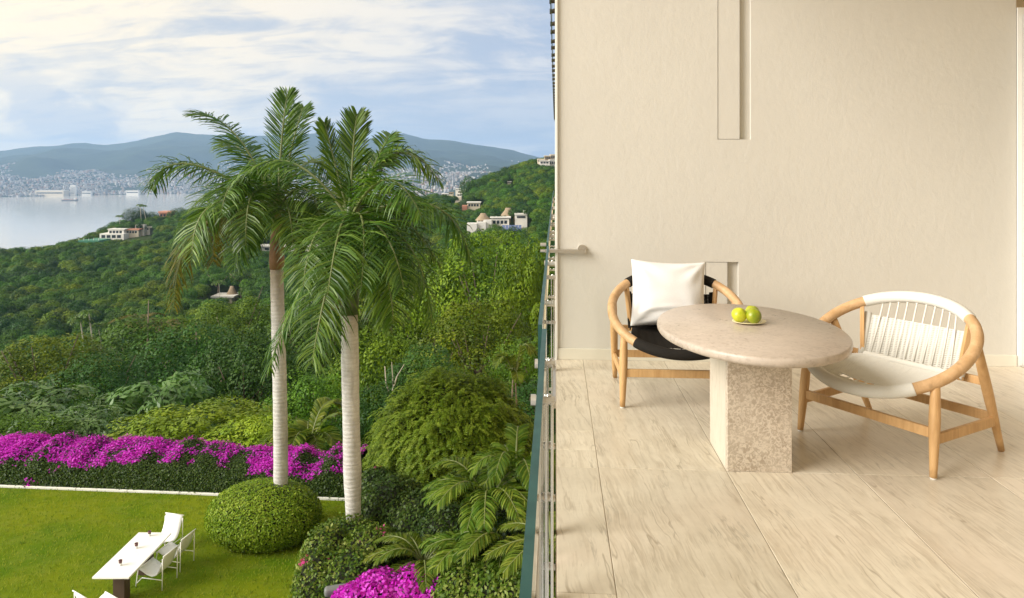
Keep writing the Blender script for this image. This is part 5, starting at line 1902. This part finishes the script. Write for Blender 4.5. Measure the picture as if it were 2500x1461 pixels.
def royal_palm(label, base, d, radii, ztop, zcrown, fronds, seed, shaft_mat):
    """fronds: (ctrl px,py,dd) (tip px,py,dd) with dd metres nearer(-)/farther(+) than the trunk"""
    t = thing('royal_palm', label, 'palm', tuple(base))
    h = ztop - base.z
    m = MB()
    pts, rad = [], []
    for k in range(41):
        u = k / 40
        pts.append((0.05 * math.sin(u * 3.0 + seed), 0.03 * math.sin(u * 4), h * u))
        rad.append(float(np.interp(u, radii[0], radii[1])) * (1 + .018 * math.sin(k * 2.1 + seed)))
    m.tube(pts, rad, 20).build('trunk', M['ptrunk'], t, True)
    top = Vector(pts[-1])
    hc = zcrown - ztop
    cs = [(top.x, top.y, h - .02), (top.x, top.y, h + hc * .12), (top.x, top.y, h + hc * .5), (top.x, top.y, h + hc), (top.x, top.y, h + hc + .35)]
    r0 = rad[-1]
    MB().tube(cs, [r0 * 1.08, r0 * 1.2, r0 * .95, r0 * .55, .03], 14).build('crownshaft', M[shaft_mat], t, True)
    cen = Vector((top.x, top.y, h + hc * .92))
    for k, fr_ in enumerate(fronds):
        (c1, c2, c3), (t1, t2, t3) = fr_[0], fr_[1]
        opt = fr_[2] if len(fr_) > 2 else {}
        B = Vector(base)
        P1 = pt(c1, c2, d + c3) - B
        P2 = pt(t1, t2, d + t3) - B
        P0 = cen + Vector((0, 0, opt.pop('dz', 0)))
        # the control pixel is where the arch passes, not the Bezier handle
        P1 = P1 * 2 - (P0 + P2) * .5
        old = opt.pop('old', False)
        kw = dict(n=108, ll=.78, w=.029, droop=.40, lift=.05, plume=.60, fwd=.42, seed=seed * 31 + k, mat=M['frond_old' if old else 'frond'])
        kw.update(opt)
        kw['droop'] *= .55
        kw['ll'] *= 1.08
        me, ra = frond_mesh(P0, P1, P2, **kw)
        o = link('frond', me, t)
        ra.build('rachis', M['rachis'], o, True)
    sp = MB().tube([cen, cen + Vector((0, 0, .9)), cen + Vector((-.25, 0, 1.9))], [.04, .03, .006], 6).build('spear_leaf', M['frond'], t, True)
    return t
d1 = 18.7
b1 = pt(680, 417 + 9.5 / d1 * FPX, d1)
royal_palm('left royal palm with a pale trunk rising from the topiary bush', b1, d1, ([0, .12, .45, .75, 1], [.185, .185, .180, .175, .165]),
           pt(0, 655, d1).z, pt(0, 505, d1).z, [
    ((575, 330, .4), (468, 278, .6), dict(droop=.3, plume=.3)),
    ((470, 402, -.3), (366, 462, -.4), dict(droop=.5, ll=.84)),
    ((690, 320, .3), (703, 228, .5), dict(droop=.1, plume=.8, ll=.66, lift=.2, fwd=1.0)),
    ((720, 330, .9), (742, 262, 1.4), dict(droop=.2, plume=.6, ll=.6, fwd=.9)),
    ((760, 395, 1.2), (850, 470, 2.0), dict(droop=.5)),
    ((490, 555, -.5), (425, 750, -.5), dict(droop=.75, ll=.84, plume=.3, old=True)),
    ((520, 500, -1.4), (470, 640, -1.9), dict(droop=.7, plume=.3)),
    ((600, 560, -1.0), (575, 655, -1.2), dict(droop=.6, ll=.66)),
    ((735, 540, -.9), (775, 640, -1.0), dict(droop=.7, ll=.70, old=True)),
    ((540, 460, .8), (480, 540, 1.6), dict(droop=.6)),
    ((650, 420, 1.6), (640, 480, 2.8), dict(droop=.5)),
    ((700, 500, -1.6), (715, 600, -2.2), dict(droop=.6)),
    ((590, 440, -1.5), (540, 520, -2.4), dict(droop=.6)),
    ((555, 520, .2), (520, 640, .3), dict(droop=.7, old=True)),
    ((620, 470, -1.8), (600, 600, -2.6), dict(droop=.65)),
    ((740, 460, -1.2), (790, 560, -1.8), dict(droop=.65)),
    ((600, 380, 1.0), (545, 350, 1.8), dict(droop=.4)),
], 1, 'sheath')
d2 = 16.3
b2 = pt(860, 417 + 9.5 / d2 * FPX, d2)
royal_palm('right royal palm with a pale ringed trunk standing in the leafy shrub', b2, d2, ([0, .10, .28, .42, .6, .85, 1], [.165, .165, .170, .205, .190, .200, .175]),
           pt(0, 765, d2).z, pt(0, 520, d2).z, [
    ((862, 370, .2), (872, 280, .3), dict(droop=.12, plume=.75, ll=.66, lift=.2, fwd=1.1)),
    ((815, 390, .3), (792, 300, .5), dict(droop=.1, plume=.5, ll=.55, fwd=1.1)),
    ((960, 378, .2), (1076, 446, .1), dict(droop=.45, ll=.80)),
    ((1050, 500, -.5), (1150, 640, -.6), dict(droop=.55, ll=.76)),
    ((990, 590, -.9), (1055, 790, -1.0), dict(droop=.7, ll=.78)),
    ((700, 395, .5), (560, 470, .7), dict(droop=.75, ll=.84, plume=.3)),
    ((750, 680, -.7), (655, 905, -.8), dict(droop=.75, ll=.78, plume=.35)),
    ((800, 700, -1.2), (762, 890, -1.6), dict(droop=.7, ll=.80)),
    ((885, 540, -1.5), (882, 700, -2.4), dict(droop=.6, ll=.76)),
    ((905, 670, .3), (950, 800, .4), dict(droop=.6, ll=.66)),
    ((780, 560, -1.3), (740, 700, -2.0), dict(droop=.7)),
    ((930, 560, -1.5), (985, 700, -2.2), dict(droop=.65)),
    ((960, 470, 1.2), (1040, 560, 2.0), dict(droop=.6)),
    ((800, 470, 1.3), (740, 560, 2.2), dict(droop=.6)),
    ((900, 400, 1.2), (925, 380, 2.0), dict(droop=.4)),
    ((840, 620, .8), (820, 760, 1.2), dict(droop=.7, old=True)),
    ((940, 440, -1.2), (1030, 530, -2.0), dict(droop=.6)),
    ((830, 560, -1.8), (800, 720, -2.8), dict(droop=.7)),
    ((930, 640, -1.0), (960, 790, -1.4), dict(droop=.7)),
    ((960, 520, .8), (1070, 640, 1.4), dict(droop=.6)),
    ((915, 400, .2), (955, 330, .5), dict(droop=.25, plume=.6, ll=.66)),
], 2, 'crownshaft')

def fan_clump(name, label, px, py, d, n, ln, mat, seed, up=1.0, ll=.34, w=.026, spread=1.0, stems=3, droop=.35):
    """clump of arching pinnate fronds from a short stem; px,py is where the fronds leave the stem"""
    rg = random.Random(seed)
    c = pt(px, py, d)
    g = min(ground(px, d), c.z - .3)
    t = thing(name, label, 'palm', (c.x, c.y, g))
    z0 = c.z - g
    for k in range(stems):
        a = 6.28 * k / stems + seed
        MB().tube([(.22 * math.cos(a), .22 * math.sin(a), 0), (.12 * math.cos(a), .12 * math.sin(a), z0 * .6), (.05 * math.cos(a), .05 * math.sin(a), z0)], [.05, .045, .03], 7).build('stem', M['bark'], t, True)
    for k in range(n):
        a = 6.28 * (k + rg.uniform(-.3, .3)) / n * 1.0 + seed
        el = rg.uniform(.45, 1.25) * up
        L = ln * rg.uniform(.8, 1.15)
        di = Vector((math.cos(a) * spread, math.sin(a) * spread, 0))
        P0 = Vector((.05 * math.cos(a), .05 * math.sin(a), z0))
        P1 = P0 + (di * .45 + Vector((0, 0, el))) * L * .75
        P2 = P0 + (di * 1.0 + Vector((0, 0, el * .55 - .25))) * L
        me, ra = frond_mesh(P0, P1, P2, n=54, ll=ll, w=w * .78, droop=droop, lift=.25, plume=.12, seed=seed * 13 + k, start=.18, mat=mat, tipf=.4)
        o = link('frond', me, t)
        ra.build('rachis', M['rachis'], o, True)
    return t
M['frond_areca'] = foliage('areca_frond', [(0.045, 0.100, 0.008), (0.095, 0.170, 0.014), (0.190, 0.250, 0.035)], 0.3, 0.45, 0.01, 0.15)
fan_clump('areca_palm', 'tall green areca palm left of the glass railing', 1190, 1235, 15.2, 17, 1.45, M['frond_areca'], 3, .9, .44, .040)
fan_clump('areca_palm', 'areca palm with long upright fronds touching the glass railing', 1258, 1215, 15.8, 13, 1.6, M['frond_areca'], 5, 1.25, .44, .040, .7)
fan_clump('areca_palm', 'light green areca palm above the bottom magenta shrub', 1035, 1375, 14.4, 15, 1.0, M['frond_lite'], 7, .8, .32, .034)
fan_clump('areca_palm', 'low spreading areca palm between the light green one and the railing', 1165, 1350, 14.2, 16, 1.15, M['frond_areca'], 8, .6, .40, .040)
fan_clump('areca_palm', 'areca palm with drooping fronds at the foot of the glass railing', 1235, 1330, 13.9, 14, 1.1, M['frond_areca'], 10, .75, .38, .038)
fan_clump('areca_palm', 'areca palm seen through the gap between railing and floor edge', 1345, 1330, 13.2, 11, 1.2, M['frond_lite'], 9, .8, .36, .036)
fan_clump('young_palm', 'young light green palm behind the hedge between the palm trunks', 752, 1105, 24.5, 11, 1.8, M['frond_lite'], 11, 1.15, .60, .075, .75, 2, .2)
fan_clump('young_palm', 'young palm with tall yellow green fronds near the railing behind the dome tree', 1255, 925, 29, 7, 1.7, M['frond_lite'], 13, 1.4, .45, .05, .5, 2, .2)
fan_clump('young_palm', 'yellow fronded coconut palm in the left woods', 345, 790, 118, 11, 4.2, M['frond_old'], 15, .7, 1.1, .12, 1, 1, .5)
fan_clump('young_palm', 'second yellow fronded coconut palm in the left woods, left of the pavilion', 395, 800, 112, 11, 3.8, M['frond_old'], 16, .7, 1.0, .12, 1, 1, .5)
# slim bare-stemmed palms
for k, (x0, y0, x1, y1, dd_, lb) in enumerate([
        (203, 828, 196, 780, 100, 'leftmost of three slim pale trunked palms in the left woods'),
        (226, 832, 217, 764, 100, 'tallest and middle one of three slim pale trunked palms in the left woods'),
        (246, 833, 241, 796, 102, 'rightmost of three slim pale trunked palms in the left woods'),
        (357, 540, 349, 503, 452, 'tiny palm standing out on the headland skyline right of the big tree'),
        (345, 540, 342, 501, 455, 'tiny palm on the headland skyline beside its twin'),
        (293, 560, 292, 528, 450, 'tiny palm alone at the left end of the headland'),
        (484, 545, 483, 506, 470, 'tiny palm on the skyline left of the palm fronds'),
        (538, 760, 535, 690, 240, 'slim palm beside the white pavilion'),
        (1330, 700, 1217, 525, 290, 'slim palm in front of the thatched villa')][:8]):
    a, b = pt(x0, y0, dd_), pt(x1, y1, dd_)
    g = min(ground(x0, dd_), a.z)
    t = thing('slim_palm', lb, 'palm', (a.x, a.y, g))
    B = Vector((a.x, a.y, g))
    r_ = 2.0 / FPX * dd_ * (.8 if dd_ < 200 else .28)
    MB().tube([(0, 0, 0), a - B, a.lerp(b, .5) - B, b - B], [r_ * 1.4, r_ * 1.1, r_, r_ * .8], 8).build('trunk', M['bark_pale'], t, True)
    cen = b - B
    fl_ = 1.6 if dd_ < 200 else 2.6
    for j in range(11):
        an = 6.28 * j / 11 + k
        di = Vector((math.cos(an), math.sin(an), 0))
        me, ra = frond_mesh(cen, cen + di * fl_ * .5 + Vector((0, 0, fl_ * .45)), cen + di * fl_ - Vector((0, 0, fl_ * .25)), n=16, ll=.5 * fl_ / 1.6, w=.09 * fl_ / 1.6, droop=.5, seed=k * 20 + j, mat=M['frond'])
        link('frond', me, t)

# dark trees crowning the headland
for k, (x, y, wp, hp, dd_, st, lb) in enumerate([
        (330, 508, 56, 46, 462, 'drk', 'tall dark tree with an uneven top on the headland summit'),
        (437, 508, 52, 34, 490, 'drk', 'round dark tree right of the red roofed house'),
        (372, 518, 44, 30, 470, 'drk', 'dark tree between the summit tree and the red roofed house'),
        (350, 525, 50, 30, 466, 'drk', 'dark tree in front of the summit tree'),
        (275, 545, 40, 26, 462, 'drk', 'dark tree above the left end of the white villa'),
        (1145, 432, 48, 60, 470, 'drk', 'dark tree standing out on the saddle left of the right ridge'),
        (1190, 425, 60, 50, 480, 'mid', 'tall tree on the right ridge skyline'),
        (1240, 408, 60, 50, 490, 'drk', 'dark tree on the right ridge below the hilltop houses'),
        (1290, 404, 60, 50, 500, 'mid', 'fresh green tree under the hilltop houses'),
        (1160, 470, 70, 60, 455, 'drk', 'dark broad tree above the cream hillside house')]):
    near_tree(lb, x, y, wp, hp, dd_, st, k, name='ridge_tree')
# bare branched small tree in the gully
q = pt(950, 985, 33)
bt = thing('bare_tree', 'small bare pale branched tree in the shade right of the right palm trunk', 'tree', (q.x, q.y, ground(950, 33)))
hh = q.z - bt.location.z
MB().tube([(0, 0, 0), (0, 0, hh * .7), (.05, 0, hh + .2), (.35, 0, hh + 1.2)], [.07, .06, .05, .03], 7).build('trunk', M['bark_pale'], bt, True)
MB().tube([(.05, 0, hh + .2), (-.15, 0, hh + 1.0), (-.2, 0, hh + 1.7)], [.04, .03, .02], 6).build('branch', M['bark_pale'], bt, True)
MB().tube([(.35, 0, hh + 1.2), (.7, 0, hh + 1.8)], [.03, .015], 6).build('branch', M['bark_pale'], bt, True)
MB().tube([(.2, 0, hh + .7), (.12, 0, hh + 1.9)], [.03, .012], 6).build('branch', M['bark_pale'], bt, True)

# ================================================================== lawn furniture
tc_ = Vector((-9.63, 15.84, LAWN))
ta = math.atan2(16.80 - 14.885, -9.685 + 9.575) - math.pi / 2
lt = thing('lawn_table', 'long white table standing on the lawn with chairs round it', 'table', tuple(tc_), ta)
bevel(MB().box(-.40, .40, -.96, .96, .70, .74).build('tabletop', M['white_metal'], lt), .006)
M['dark_wood'] = simple('dark_wood_block', (0.075, 0.045, 0.03), .7)
for s in (-.52, .52):
    bevel(MB().box(-.13, .13, s - .12, s + .12, 0.0, .695).build('pedestal', M['dark_wood'], lt), .01)
M['cup'] = simple('dark_cup', (0.12, 0.05, 0.05), .25)
for k, (x, y, lb) in enumerate(((365, 1309, 'small dark cup at the far end of the lawn table'), (333, 1339, 'small dark red cup in the middle of the lawn table'), (294, 1381, 'small dark cup at the near end of the lawn table'))):
    q = onz(x, y, LAWN + .74)
    o = thing('cup', lb, 'cup', (q.x, q.y, LAWN + .741), 0, 'cups on the lawn table')
    MB().lathe([(.028, 0), (.034, .05), (.034, .055)], 14).build('base', M['white_metal'], o, True)
    MB().lathe([(.0345, .0555), (.040, .12), (.036, .12), (.030, .06)], 14).build('bowl', M['cup'], o, True)
def sling_chair(label, x, y, head):
    t = thing('sling_chair', label, 'chair', (x, y, LAWN), head - math.pi / 2, 'white sling chairs round the lawn table')
    # local: +y is the front; 0.58 wide
    prof = [(.34, .46), (.25, .43), (.10, .35), (-.05, .31), (-.18, .36), (-.27, .50), (-.34, .68), (-.40, .86)]
    m = MB()
    vs, fs = [], []
    pts = []
    for i in range(len(prof) - 1):
        for k in range(3):
            u = k / 3
            pts.append((prof[i][0] + (prof[i + 1][0] - prof[i][0]) * u, prof[i][1] + (prof[i + 1][1] - prof[i][1]) * u))
    pts.append(prof[-1])
    for (yy, zz_) in pts:
        for x_ in (-.27, -.14, 0, .14, .27):
            vs.append((x_, yy, zz_ - .012 * (1 - (x_ / .27) ** 2)))
    for i in range(len(pts) - 1):
        for j in range(4):
            fs.append((i * 5 + j, i * 5 + j + 1, (i + 1) * 5 + j + 1, (i + 1) * 5 + j))
    o = m.add(vs, fs).build('sling', M['sling'], t, True)
    s_ = o.modifiers.new('thick', 'SOLIDIFY')
    s_.thickness = .012
    for x_ in (-.285, .285):
        MB().tube([(x_, .40, 0), (x_, .33, .46)], .013, 8).build('leg', M['white_metal'], t, True)
        MB().tube([(x_, -.36, 0), (x_, -.37, .80)], .013, 8).build('leg', M['white_metal'], t, True)
        MB().tube([(x_, -.36, .27), (x_, .22, .27)], .011, 8).build('side_rail', M['white_metal'], t, True)
        MB().tube([(x_, .22, .27), (x_, .385, .10)], .010, 8).build('brace', M['white_metal'], t, True)
    MB().tube([(-.30, .345, .463), (.30, .345, .463)], .015, 8).build('front_bar', M['white_metal'], t, True)
    MB().tube([(-.30, -.40, .865), (.30, -.40, .865)], .015, 8).build('top_bar', M['white_metal'], t, True)
    t.scale = (.9, .9, .9)
    return t
def lawn_at(px, py):
    q = onz(px, py, LAWN)
    return q.x, q.y
sling_chair('white sling chair nearest on the right side of the lawn table', -9.16, 15.98, R(172))
sling_chair('white sling chair farther along the right side of the lawn table', -9.14, 16.72, R(172))
q = pt(402, 1300, 17.85)
sling_chair('white sling chair at the far end of the lawn table, its back to the hedge', q.x, q.y, R(-100))
q = pt(238, 1490, 15.05)
sling_chair('white sling chair at the near end of the lawn table, cut by the photo edge', q.x, q.y, R(62))
# garden spotlight half hidden in the shrub
q = pt(820, 1441, 13.9)
gl_ = thing('garden_spotlight', 'grey rounded garden light at the bottom edge in front of the leafy shrub', 'lamp', tuple(q), .35)
M['grey_lamp'] = simple('grey_lamp_housing', (0.16, 0.17, 0.17), .45)
bevel(MB().box(-.22, .22, -.09, .09, -.09, .08).build('housing', M['grey_lamp'], gl_), .06, 3)
MB().tube([(0, 0, -.09), (0, 0, -2.2)], .03, 8).build('stake', M['grey_lamp'], gl_)

# ================================================================== air over the bay
hz = MB().box(-9600, 9600, -1900, 11500, SEA - 8 - 40, 480).build('haze', None)
mh = bpy.data.materials.new('haze')
mh.use_nodes = True
nt = mh.node_tree
nt.nodes.clear()
out = nt.nodes.new('ShaderNodeOutputMaterial')
pv = nt.nodes.new('ShaderNodeVolumePrincipled')
pv.inputs['Color'].default_value = (0.44, 0.67, 1.0, 1)
pv.inputs['Density'].default_value = 0.88e-4
pv.inputs['Anisotropy'].default_value = 0.1
nt.links.new(pv.outputs[0], out.inputs['Volume'])
hz.data.materials.append(mh)
tag(hz, 'thin bluish air over the bay', 'haze', kind='stuff')
